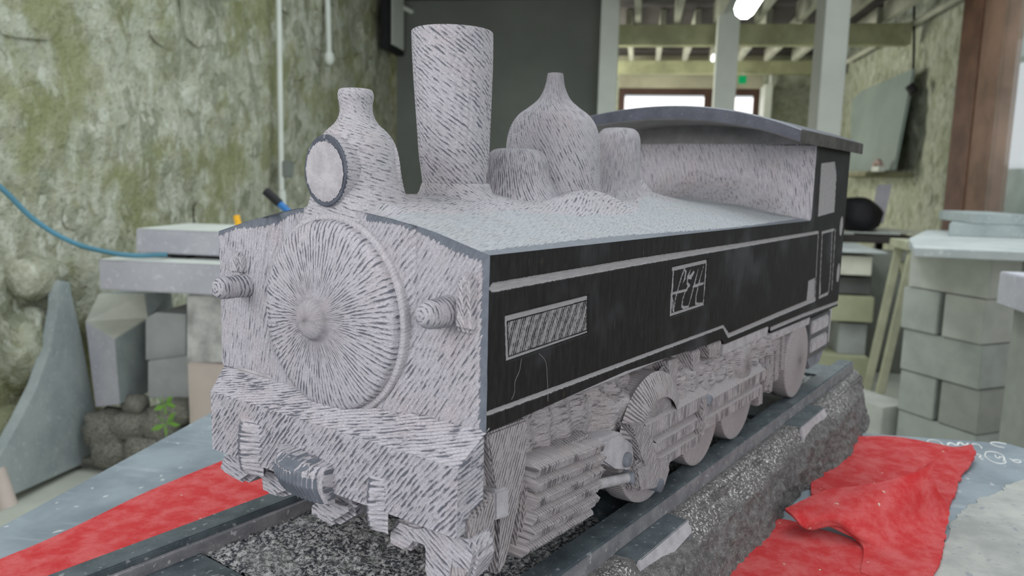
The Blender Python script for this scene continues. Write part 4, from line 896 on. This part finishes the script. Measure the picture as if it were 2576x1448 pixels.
ST = [([(0.368, -0.0415), (0.4198, -0.0397), (0.4737, -0.0394)], [.0024, .0030, .0026]), ([(0.3689, -0.0991), (0.4176, -0.0986), (0.4694, -0.098)], .0024), ([(0.3699, -0.0437), (0.3688, -0.0702), (0.3689, -0.0977)], .0022), ([(0.473, -0.0412), (0.4715, -0.0684), (0.472, -0.0901), (0.4694, -0.098)], .0020),
 ([(0.4025, -0.0436), (0.3933, -0.0554), (0.384, -0.0725), (0.3812, -0.0764), (0.3763, -0.0945)], [.0016, .0013, .0013, .0012, .0019]), ([(0.4026, -0.0443), (0.4074, -0.0489), (0.4051, -0.0565), (0.3984, -0.0632)], [.0012, .0026, .0019, .0003]),
 ([(0.3687, -0.0723), (0.3888, -0.072), (0.4088, -0.072)], .0017), ([(0.3672, -0.0728), (0.3732, -0.0824), (0.3746, -0.0936)], [.001, .0018, .0012]),
 ([(0.4225, -0.0463), (0.4141, -0.0545)], [.0007, .0016]), ([(0.4318, -0.051), (0.4238, -0.056), (0.4143, -0.0559)], [.0022, .0032, .002]),
 ([(0.4142, -0.0552), (0.4137, -0.0636), (0.42, -0.0664), (0.4091, -0.0738), (0.4019, -0.0829), (0.4013, -0.0913), (0.4067, -0.0941), (0.4222, -0.0945)], [.002, .002, .0026, .0013, .0013, .0024, .002, .0013]),
 ([(0.4464, -0.0472), (0.4376, -0.0666), (0.4319, -0.0762), (0.4221, -0.0942)], [.0005, .0026, .0016, .0011]), ([(0.4641, -0.0438), (0.4519, -0.0666)], [.0006, .002]),
 ([(0.4327, -0.0698), (0.4487, -0.0692), (0.4669, -0.0684)], [.0012, .0022, .0015]), ([(0.4491, -0.0721), (0.4444, -0.0833), (0.4449, -0.0929), (0.4523, -0.0945), (0.4672, -0.0955)], [.0014, .0014, .0022, .0014, .0012])]
def mono(A, Z):
    c = A*0-1
    for p, h in ST: c = np.maximum(c, seg_d(A, Z, p, h))
    return c
fine_plate('monogram_plate', MONO, mono, 300, 170, 'square plate with cut letters PEH')

E.add(hexa('skirt', [(.558, .002, -.183), (.752, .002, -.184), (.752, .02, -.184), (.558, .02, -.183), (.556, .0008, -.1662), (.758, .0008, -.1668), (.758, .02, -.1668), (.556, .02, -.1662)], DUSTY, bev=.001)); E.add(hexa('skirt', [(.766, .002, -.197), (1.0, .002, -.199), (1.0, .02, -.199), (.766, .02, -.197), (.766, .0008, -.1815), (1.0, .0008, -.184), (1.0, .02, -.184), (.766, .02, -.1815)], DUSTY, bev=.001))
# ---- roof
ya = np.array([-.016, .02, .055, .13, .20, .28, .367, .42]); za = np.array([.1535, .1660, .1775, .1915, .1985, .1972, .1875, .178])
def roofz(y):
    c = np.polyfit(ya, za, 4); return np.polyval(c, y)
ys = np.linspace(-.016, .42, 90); zr = roofz(ys)
bm = bmesh.new(); rings = []
for x, zo in ((0.795, 0), (0.80, 0), (1.0, -.001), (1.228, -.003), (1.232, -.003)):
    inset = 0.002 if x in (0.795, 1.232) else 0
    top = [bm.verts.new((x, y, z+zo-inset)) for y, z in zip(ys, zr)]; bot = [bm.verts.new((x, y, z+zo-0.0215-0.004*math.sin((y+.016)/.436*PI)+inset)) for y, z in zip(ys[::-1], zr[::-1])]
    rings.append(top+bot)
for a, b in zip(rings[:-1], rings[1:]):
    n = len(a)
    for i in range(n): bm.faces.new((a[i], b[i], b[(i+1) % n], a[(i+1) % n]))
n = len(ys)
for rg in (rings[0], rings[-1]):
    for i in range(n-1): bm.faces.new((rg[i], rg[i+1], rg[2*n-2-i], rg[2*n-1-i]))
POLR = smooth_stone('roof_edge_slate', (0.026, 0.030, 0.044), (0.048, 0.054, 0.074), 0.42, 40, 0.45, 0.0001, 0.08)
roof = E.add(bm_finish(bm, 'cab_roof', POLR)); roof.data.materials.append(UNDER); roof.data.materials.append(plain('brown_grey_honed_edge', (0.075, 0.07, 0.066), 0.85, 0.3, 30, 0.12))
for p in roof.data.polygons:
    if p.normal.z < -0.5: p.material_index = 1
    elif p.normal.y < -0.7: p.material_index = 2
# wall head between the carved cab front and the roof
hd = []
ys = np.linspace(0.0, 0.389, 60)
A_, V_ = np.meshgrid(ys, np.linspace(0, 1, 8), indexing='ij'); zt_ = roofz(A_)-0.020
bl_ = sst(0.085, 0.125, A_)*sst(0.37, 0.33, A_)
E.add(G().grid(np.stack([0.952-0.024*bl_*(1-V_)+0*V_, A_, 0.134+(zt_-0.134)*V_], -1), (A_, V_*.1), flip=True).build('cab_front_head', UNDER))

# ---- turned forms
def bell(name, prof, cen, mat=CHI, **k): return E.add(lathe(name, prof, cen, mat, **k))
bell('chimney', [(0.0, .2275), (.040, .2275), (.0452, .2262), (.0462, .222), (.0455, .19), (.0432, .14), (.0405, .09), (.0375, .062), (.0368, .0565)], (.1842, .195, 0), seg=150, ang=0.62, dk=0.0, tilt=(-.016, .022), sub=10, groove=.0004, pol=lambda L, R: np.where(L < 0.0405, 0.01, -1.))
bell('chimney_base', [(.0355, .0575), (.0395, .0555), (.043, .046), (.050, .036), (.062, .026), (.078, .016), (.09, .006)], (.1842, .195, 0), CHI_FINE, seg=140, ang=0.3, sub=8)
bell('steam_dome', [(0, .2055), (.009, .2052), (.0108, .203), (.0125, .192), (.016, .181), (.0225, .170), (.034, .160), (.0475, .150), (.057, .137), (.0625, .120), (.0645, .100), (.065, .075), (.0665, .050), (.072, .034), (.085, .022)], (.388, .195, 0), seg=170, ang=0.95, sub=8, dk=-0.03)
bell('saddle_dome', [(0, .101), (.018, .1015), (.030, .099), (.038, .090), (.042, .075), (.046, .058), (.056, .042), (.072, .028)], (.300, .192, 0), seg=120, ang=1.3, sub=7, dk=0.04)
bell('safety_valve_casing', [(0, .1445), (.018, .1440), (.027, .140), (.0325, .130), (.034, .112), (.0345, .085), (.038, .060), (.050, .042), (.070, .028)], (.572, .195, 0), CHI_FINE, seg=120, ang=1.4, sub=7)
bell('top_lump', [(0, .062), (.012, .061), (.022, .052), (.028, .035), (.036, .022)], (.70, .232, 0), DUSTY, seg=60, sub=6)
# headlamp column (bottle shape) with lamp face
bell('lamp_column', [(0, .1485), (.013, .1485), (.0168, .1465), (.0178, .1405), (.0165, .1335), (.0168, .124), (.0215, .115), (.031, .106), (.038, .095), (.0415, .080), (.0435, .062), (.047, .045), (.052, .030), (.058, .018), (.066, .008)], (.035, .195, 0), CHI_FINE, seg=140, ang=0.15, sub=8, tilt=(-.02, .02), dk=0.0, pat=-.007)
LC = (-.006, .1945, .0672)
E.add(lathe('lamp_barrel', [(.0305, -.004), (.0312, .004), (.0315, .03), (.033, .045), (.042, .055)], LC, CHI_FINE, None, 100, 'x', 1.4, sub=5, yscale=1.13))
lf = E.add(lathe('lamp_rim', [(.0, -.0052), (.0260, -.0052), (.0299, -.0050), (.0306, -.003)], LC, POL, None, 90, 'x', yscale=1.13, sub=4, groove=0, rough=0.0004))
fr = [];
def lampface():
    th = np.linspace(0, 2*PI, 121); r = np.linspace(0, 1, 24); T_, R_ = np.meshgrid(th, r, indexing='ij'); jag = 0.0258+0.0006*np.sin(T_*23)*np.sin(T_*7+1)+0.0004*np.sin(T_*61)+0.0012*np.sin(T_*2+1)
    jag[-1] = jag[0]; A = R_*jag*np.cos(T_); B2 = R_*jag*np.sin(T_)*1.16-0.0008
    P = np.stack([-0.0118-0.0012*(1-R_**6)+0*A, LC[1]+A, LC[2]+B2], -1); P[..., 0] += fbm(P.reshape(-1, 3), 300, 5, 2).reshape(A.shape)*0.0006*(R_ < 0.97)
    P[-1] = P[0]; return G().grid(P, (A, B2)).build('lamp_glass', DUSTY)
E.add(lampface())

# ---- smokebox door
DC = (0.0, 0.191, -0.0745)
E.add(lathe('boiler_ring', [(.1015, .004), (.1010, -.006), (.0985, -.0085), (.094, -.0085)], DC, CHI_FINE, None, 200, 'x', 1.3, sub=4, seam=-PI/2, groove=.0, dk=-.3))
E.add(lathe('smokebox_door', [(.0955, -.004), (.0945, -.0120), (.0910, -.0165), (.080, -.0205), (.060, -.0235), (.040, -.0255), (.026, -.0275), (.0215, -.0305), (.018, -.0365), (.011, -.0400), (.0, -.0408)], DC, CHI, None, 260, 'x', mode='radial', sub=8, groove=.0006, seam=-PI/2, dk=lambda L, R: -.40+.44*sst(.004, .040, R)))
# ---- lamp brackets / clack valves on the tank fronts
E.add(lathe('valve_nose', [(0, -.038), (.007, -.036), (.0112, -.030), (.0130, -.020), (.0135, -.008), (.0145, .002)], (0, .0445, -.053), CHI, None, 60, 'x', mode='ring', sub=6, dk=0.02))
E.add(hexa('valve_block', [(-.010, .014, -.068), (.004, .010, -.070), (.004, .036, -.068), (-.010, .032, -.066), (-.012, .016, -.020), (.004, .012, -.016), (.004, .030, -.016), (-.012, .026, -.020)], CHI_FINE, bev=.004, cuts=2, rough=.001))
E.add(lathe('valve_nose', [(0, -.040), (.009, -.038), (.0118, -.030), (.012, -.014), (.013, .002)], (0, .338, -.060), CHI, None, 60, 'x', mode='ring', sub=6, dk=0.08))
E.add(hexa('valve_block', [(-.010, .338, -.048), (.004, .338, -.05), (.004, .366, -.05), (-.010, .362, -.048), (-.010, .342, -.026), (.004, .340, -.022), (.004, .360, -.022), (-.010, .356, -.026)], CHI_FINE, bev=.004, cuts=2, rough=.001))

# ---- buffer beam
def patch4(a, b, c, d, ang, st=0.0013, mat=None, amp=.0007, dk=0., gl=None, bulge=0.0, edge_in=0.002):
    a, b, c, d = [np.array(p, float) for p in (a, b, c, d)]; n1 = max(2, int(max(np.linalg.norm(b-a), np.linalg.norm(c-d))/st)); n2 = max(2, int(max(np.linalg.norm(d-a), np.linalg.norm(c-b))/st))
    U, V = np.meshgrid(np.linspace(0, 1, n1), np.linspace(0, 1, n2), indexing='ij'); U_, V_ = U[..., None], V[..., None]
    P = (1-V_)*((1-U_)*a+U_*b)+V_*((1-U_)*d+U_*c); e1_ = (b-a)/np.linalg.norm(b-a); nn_ = np.cross(b-a, d-a); nn_ /= np.linalg.norm(nn_); e2_ = np.cross(nn_, e1_)
    A, B2 = (P-a)@e1_, (P-a)@e2_; fa, fb = flowdir(A, B2, ang); w_ = np.minimum(np.minimum(U*n1, (1-U)*n1), np.minimum(V*n2, (1-V)*n2))
    h = amp*gz(fa, fb)*sst(0, 2, w_)+bulge*np.sin(U*PI)*np.sin(V*PI)-edge_in*(1-sst(0, 3, w_))*0+fbm(P.reshape(-1, 3), 35, 4, 2).reshape(U.shape)*0.002*sst(0, 4, w_)
    return P+h[..., None]*nn_, (fa, fb), dk
bmL, bmR = 0.352, -0.001
TF = lambda y: (-0.040, y, -0.1755)
g = G()
for args in (((-.040, .352, -.240), (-.040, -.002, -.237), (-.040, -.002, -.1752), (-.040, .352, -.1745), 0.85, .0012, None, .0008, .05),      # front
             ((-.040, .352, -.1745), (-.040, -.002, -.1752), (.004, -.001, -.1515), (.004, .389, -.1570), 0.42, .0012, None, .0008, .04),    # sloping top
             ((-.040, -.002, -.237), (-.004, -.001, -.232), (-.004, -.001, -.1570), (-.040, -.002, -.1752), 0.1, .0012, None, .001, .06),      # near end
             ((.004, .389, -.250), (-.040, .352, -.240), (-.040, .352, -.1745), (.004, .389, -.1570), 1.2, .0012, None, .0006, .0),
             ((-.004, .389, -.250), (-.004, -.001, -.232), (-.040, -.002, -.237), (-.040, .352, -.240), 0, .003, None, .0, .0)):
    P, fl_, dk = patch4(*args[:5], st=args[5], amp=args[7], dk=args[8]); g.grid(P, fl_, dk=dk)
E.add(g.build('buffer_beam', CHI))
def tooth_bar(name, x, y0, y1, z0, z1, depth, n, mat=CHI, bulge=0.006):
    """upright strap with saw-tooth cuts"""
    zs = np.linspace(z0, z1, n*8+1); us = np.linspace(0, 1, 14); Zg, U = np.meshgrid(zs, us, indexing='ij')
    tooth = (np.abs(((Zg-z0)/(z1-z0)*n+U*.8) % 1-0.5)*2); prof = np.where(U > .72, np.sin((1-U)/.28*PI/2), np.sin(U/.72*PI/2)**1.6); endp = np.sin(np.clip((Zg-z0)/(z1-z0), 0, 1)*PI)**0.3
    P = np.stack([x-depth*prof*endp+0.0012*tooth*prof, y0+(y1-y0)*U, Zg], -1)
    return E.add(G().grid(P, (Zg, U*.02), dk=np.where(U > 0.66, 0.40*(endp > .6), -0.03), flip=True).build(name, mat))
tooth_bar('beam_strap', -.039, .080, .104, -.258, -.206, .010, 8)
tooth_bar('beam_strap', -.039, .262, .300, -.252, -.192, .011, 8)
# coupler: polished top with saw marks
cz = [(-.0385, .225, -.252), (-.0385, .158, -.252)]
U, V = np.meshgrid(np.linspace(0, 1, 90), np.linspace(0, 1, 60), indexing='ij')
pr_x = np.interp(V, [0, .15, .35, .6, .85, 1], [0, .022, .033, .034, .022, 0]); pz = np.interp(V, [0, .15, .35, .6, .85, 1], [-.203, -.2045, -.210, -.224, -.241, -.245])
rd = np.sin(np.clip(U, 0, 1)*PI)**0.28
P = np.stack([-.0385-pr_x*.85*rd, .224-(.224-.152)*U, pz-0.006*U], -1); P[..., 0] += .0012*np.sin(U*95)*sst(.35, .5, V)*rd
E.add(G().grid(P, (U*.06, V*.08), pol=np.where(V < 0.44, .0035-.012*np.abs(V-.26)-.006*np.abs(U-.6), np.where(np.sin(U*95+V*3) > -.7, .004, -.004))+fbm(P.reshape(-1, 3), 160, 3, 3).reshape(U.shape)*.010-3*(np.abs(U-.5) > .44), dk=0.05, flip=True).build('coupler', CHI))
# feet under the beam
def foot(pts_px, c0, c1, dk=0.0, ang=0.2, shr=0.9, m=CHI, name='foot'): 
    E.add(prism(name, [X(px, py, c0) for px, py in pts_px], 0, c0, c1, m, bev=.007, shrink=shr, ang=ang, rough=.0022, cuts=1, dk=dk))
foot([(540, 1185), (552, 1140), (600, 1120), (655, 1135), (655, 1190), (605, 1224)], -.024, .03)
foot([(650, 1190), (668, 1170), (720, 1185), (765, 1215), (755, 1240), (690, 1258), (655, 1240)], -.026, .03)
foot([(772, 1262), (800, 1235), (880, 1260), (895, 1295), (835, 1330), (775, 1302)], -.028, .03)
foot([(975, 1330), (1000, 1300), (1060, 1320), (1052, 1345), (1035, 1390), (1012, 1394), (975, 1370)], -.030, .02)
foot([(1010, 1320), (1090, 1325), (1180, 1345), (1200, 1400), (1180, 1470), (1080, 1480), (1062, 1430), (1078, 1385), (1072, 1362), (1048, 1355), (1020, 1375)], -.031, -.002, ang=0.5, shr=1.0)
# front side guards
def sideprism(name, pts, y0, y1, m=CHI_SIDE, bev=.002, ang=1.15, dk=0.05, shr=1.0, **k):
    return E.add(prism(name, [Y(px, py, y0) for px, py in pts], 1, y0, y1, m, bev=bev, ang=ang, dk=dk, shrink=shr, **k))
sideprism('front_guard', [(1182, 1310), (1246, 1238), (1248, 1385), (1200, 1460), (1165, 1490), (1180, 1400)], -.006, .012)
sideprism('frame_plate', [(1226, 1090), (1328, 1052), (1326, 1165), (1308, 1250), (1292, 1345), (1272, 1420), (1250, 1450), (1262, 1300), (1250, 1240)], .001, .03)
sideprism('frame_recess_block', [(1246, 1235), (1282, 1225), (1282, 1300), (1246, 1310)], -.004, .02, DUSTY)
E.add(box('frame_recess', -.004, .07, .012, .36, -.243, -.155, DUSTY, bev=.003))

# ---- undercarriage core
E.add(box('frame_core', .06, 1.15, .035, .355, -.262, -.150, DUSTY, bev=.004))
xs = linv(.064, 1.0, .0022); zs = linv(-.262, -.152, .0022); A_, Z_ = np.meshgrid(xs, zs, indexing='ij')
P = np.stack([A_, np.full_like(A_, .020)+fbm(np.stack([A_, Z_, Z_*0], -1).reshape(-1, 3), 45, 9, 3).reshape(A_.shape)*.012-.014*sst(-.17, -.152, Z_)-.018*sst(.20, .26, A_)*sst(.86, .80, A_)*sst(-.232, -.218, Z_)*sst(-.172, -.188, Z_)+.006*sst(-.175, -.165, Z_)+.0028*np.sin(A_*175+Z_*25), Z_], -1)
E.add(G().grid(P, flowdir(A_, Z_, 0.08), dk=0.0).build('chiselled_frame_side', CHI_RAG))
# ribbed cylinder casing
nR = 6; U, V = np.meshgrid(np.linspace(0, 1, 190), np.linspace(0, 1, 150), indexing='ij')
xl_ = np.interp(V, [0, .3, .6, 1], [.0635, .068, .066, .053]); xr_ = np.interp(V, [0, .25, .5, .75, 1], [.192, .197, .195, .187, .170])
Xr = xl_+(xr_-xl_)*U; Zr = -.200-(.293-.200)*V-0.010*U*(1-V*.6); k_ = (V*nR) % 1
saw = np.where(k_ < .35, k_/.35, 1-(k_-.35)/.65*0.45); saw = np.where(k_ < .35, saw, saw)
Yr = -.002-.010*saw+0.0008*np.sin(2*PI*Xr/.0042+Zr*300)*(k_ > .3)+.006*sst(.85, 1, V)
Yr[0] = .02; Yr[-1] = .02; Yr[:, 0] = .02; Yr[:, -1] = .02
E.add(G().grid(np.stack([Xr, Yr, Zr], -1), (Xr+Zr*.3, Zr*.6), dk=np.where(k_ > .3, .06, -.3), flip=True).build('ribbed_casing', CHI_SIDE))
E.add(hexa('casing_core', [(.056, .002, -.29), (.168, .002, -.29), (.168, .09, -.29), (.056, .09, -.29), (.066, .002, -.205), (.190, .002, -.205), (.190, .09, -.205), (.066, .09, -.205)], CHI_SIDE, bev=.003))
# ---- wheels
def wheel(cx, cz_, r, name='wheel', yf=0.0, side=1, roller=True, hub=True, bul=.006):
    m = 1 if side > 0 else -1
    pr_ = [(0, -bul*1.6*m), (r*.25, -bul*1.5*m), (r*.55, -bul*.9*m), (r*.85, -.001*m), (r*.97, .0*m), (r, .004*m), (r, .028*m), (r*.9, .030*m)]
    o = E.add(lathe(name, pr_, (cx, yf, cz_), CHI_SIDE, None, 110, 'y', mode='radial', sub=4, groove=.00012, seam=PI/2, dk=-.22))
    if roller and side > 0: E.add(lathe('roller', [(r*.9, .02), (r*.955, .03), (r*.955, .19), (r*.955, .355)], (cx, 0, cz_), DRUM, None, 90, 'y', sub=1, groove=0, rough=0, mode='ring'))
    return o
WH = ((.335, -.2475, .0812), (.492, -.2635, .0650), (.636, -.2615, .0668), (.940, -.2575, .0708))
for cx, cz_, r in WH: wheel(cx, cz_, r, bul=.0035, yf=.003)
for cx, cz_, r in WH: wheel(cx, cz_, r, yf=.389-.0, side=-1)
# ribbed hanging block between third and fourth wheel
for i, (x0, x1, zb) in enumerate(((.735, .765, -.300), (.765, .79, -.283), (.79, .815, -.290), (.815, .845, -.275), (.845, .872, -.262))):
    E.add(hexa('spring_leaf', [(x0, .004, zb), (x1-.003, .004, zb-.004), (x1-.003, .06, zb-.004), (x0, .06, zb), (x0, .006, -.185), (x1-.003, .006, -.185), (x1-.003, .06, -.185), (x0, .06, -.185)], CHI_SIDE, bev=.003, cuts=1, rough=.0015, ang=0.1, dk=.02))
# splasher arch over the first wheel
th = np.linspace(0.15*PI, 0.92*PI, 70); rr_ = np.linspace(0, 1, 20); T_, R_ = np.meshgrid(th, rr_, indexing='ij')
rad = .052+.030*R_; P = np.stack([.328+rad*np.cos(T_)*1.05, -.012+.012*R_**1.5, -.2455+rad*np.sin(T_)], -1)
E.add(G().grid(P, (T_*.06, R_*.03), dk=.12*(T_ > 1.7)+.0).build('splasher', CHI_SIDE))
E.add(lathe('axle_boss', [(0, -.004), (.036, -.003), (.042, .002), (.044, .012)], (.335, -.003, -.222), CHI_SIDE, None, 70, 'y', mode='dir', ang=1.45, sub=4, dk=-.05))
for x0, x1, zb in ((.372, .398, -.222), (.446, .470, -.215), (.497, .545, -.178)):
    E.add(hexa('frame_pillar', [(x0+.006, .000, zb), (x1, .000, zb), (x1, .03, zb), (x0+.006, .03, zb), (x0-.004, .000, -.158), (x1, .000, -.158), (x1, .03, -.158), (x0-.004, .03, -.158)], CHI_SIDE, bev=.0015, ang=1.0, dk=.04, cuts=1, rough=.001))
E.add(lathe('scooped_hollow', [(.022, 0), (.014, .006), (0, .009)], (.362, .004, -.185), DUSTY, None, 40, 'y', groove=0, sub=4))
E.add(lathe('axle_boss', [(0, -.006), (.022, -.005), (.030, .004), (.034, .014)], (.640, -.002, -.212), CHI_SIDE, None, 60, 'y', mode='dir', ang=1.3, sub=4, dk=-.04))
# ---- rods: sloping smooth top, hatched face
def rod(name, x0, x1, z0, z1, y0=-.012, top=.014, slope=.030, zl=0.0):
    n = int((x1-x0)/.0009); xs = np.linspace(x0, x1, n); h = .00045*np.sin(2*PI*xs/.0040+1.5*np.sin(xs*60))
    g = G(); V = np.linspace(0, 1, 5); A, VV = np.meshgrid(xs, V, indexing='ij'); P = np.stack([A, y0+h[:, None]*np.sin(VV*PI*.8+.35)+0*A, z0+(z1-z0)*VV], -1)
    P[[0, -1], :, 1] = y0+slope; g.grid(P, (A, P[..., 2]*.4), dk=.06)
    for (ya_, za_, yb_, zb_) in ((y0, z1, y0+slope, z1+(z1-z0)*.9), (y0+.025, z0, y0, z0)):
        P = np.stack([A, ya_+(yb_-ya_)*VV, za_+(zb_-za_)*VV+.0012*fbm(np.stack([A, VV*.03, A*0], -1).reshape(-1, 3), 60, 2).reshape(A.shape)], -1); g.grid(P, (A, VV*.02), dk=-.55)
    return E.add(g.build(name, CHI_SIDE))
rod('connecting_rod', .290, .478, -.2365, -.2190); rod('connecting_rod', .478, .722, -.2475, -.2310, zl=-.0)
rod('slide_bar', .322, .462, -.2610, -.2490, slope=.016); rod('slide_bar', .330, .455, -.2840, -.2720, slope=.016)
rod('coupling_rod', .455, .705, -.2700, -.2560, slope=.014)
E.add(hexa('rod_end', [(.716, -.013, -.262), (.738, -.013, -.262), (.738, .01, -.262), (.716, .01, -.262), (.716, -.013, -.226), (.740, -.013, -.226), (.740, .01, -.226), (.716, .01, -.226)], CHI_SIDE, bev=.002))
E.add(hexa('cross_strap', [(.448, -.016, -.275), (.462, -.016, -.275), (.462, .01, -.275), (.448, .01, -.275), (.450, -.0155, -.222), (.470, -.0155, -.222), (.470, .01, -.222), (.450, .01, -.222)], CHI_SIDE, bev=.002, dk=.0, cuts=1, rough=.0008))
sideprism('radius_link', [(1588, 1070), (1620, 1062), (1640, 1105), (1668, 1190), (1655, 1215), (1630, 1190), (1612, 1150), (1602, 1110)], -.014, .02, ang=1.05, dk=.10)
sideprism('crosshead', [(1505, 1110), (1560, 1085), (1595, 1110), (1600, 1190), (1572, 1180), (1548, 1178), (1505, 1160)], -.006, .03, DUSTY, bev=.004)
def pin(x, z, r, l=.004, y=-.012): 
    o = E.add(lathe('pin', [(0, -l*.2), (r*.9, -l*.2), (r, 0), (r, l*4)], (x, y, z), DRUM, None, 24, 'y', sub=1, groove=0, rough=0)); o['label'] = 'dark pin head'
pin(.2535, -.2505, .0085, y=-.010); pin(.268, -.276, .0075, y=-.010); pin(.331, -.304, .0085, y=-.016); pin(.4725, -.2280, .0075, y=-.017)
for (x0, z0, x1, z1, r) in ((.190, -.262, .266, -.2765, .006),):
    E.add(tube('piston_rod', [(x0, -.002, z0), (x1, -.004, z1)], r, DUSTY))
E.add(hexa('big_end', [(.268, -.012, -.292), (.300, -.012, -.300), (.300, .02, -.300), (.268, .02, -.292), (.268, -.012, -.258), (.312, -.012, -.255), (.312, .02, -.255), (.268, .02, -.258)], CHI_SIDE, bev=.003))
sideprism('big_end', [(1600, 1175), (1680, 1150), (1686, 1180), (1672, 1225), (1610, 1235)], -.0145, .01, dk=.05)
# ---- cab steps
def xz(x0, x1, z0, z1, y0, y1, name, m, taper=0, **k): return E.add(hexa(name, [(x0+taper, y0, z0), (x1-taper, y0, z0), (x1-taper, y1, z0), (x0+taper, y1, z0), (x0, y0, z1), (x1, y0, z1), (x1, y1, z1), (x0, y1, z1)], m, **k))
xz(1.002, 1.155, -.270, -.190, .002, .03, 'step_frame', plain('honed_dark_edge', (0.085, 0.085, 0.09), 0.5, 0.2, 20), taper=.004, bev=.002)
xz(1.016, 1.132, -.222, -.196, -.0015, .01, 'step_panel', DUSTY, bev=.003); xz(1.018, 1.130, -.259, -.232, -.0015, .01, 'step_panel', DUSTY, bev=.003)
xz(1.012, 1.145, -.296, -.268, .006, .03, 'step_foot', DRUM, taper=.03, bev=.003); xz(1.150, 1.175, -.262, -.186, .004, .03, 'cab_corner', DUSTY, taper=.004, bev=.003)
xz(.965, 1.003, -.262, -.186, .008, .04, 'rear_frame', CHI_SIDE, bev=.003, dk=.0)
E.add(box('rear_beam', 1.14, 1.19, .02, .37, -.25, -.155, DUSTY, bev=.004))
for cp in ([(.050, -.098), (.047, -.109), (.041, -.117), (.040, -.128), (.036, -.133)], [(.078, -.0975), (.090, -.108), (.093, -.121), (.095, -.134), (.096, -.148)]):
    E.add(tube('hair_crack', [(x, -.0002, z) for x, z in cp], .00013, DUSTY))
E.add(tube('frame_bolt', [(.0, .0, -.2), (.0, .001, -.2)], .001, DUSTY)) if False else None
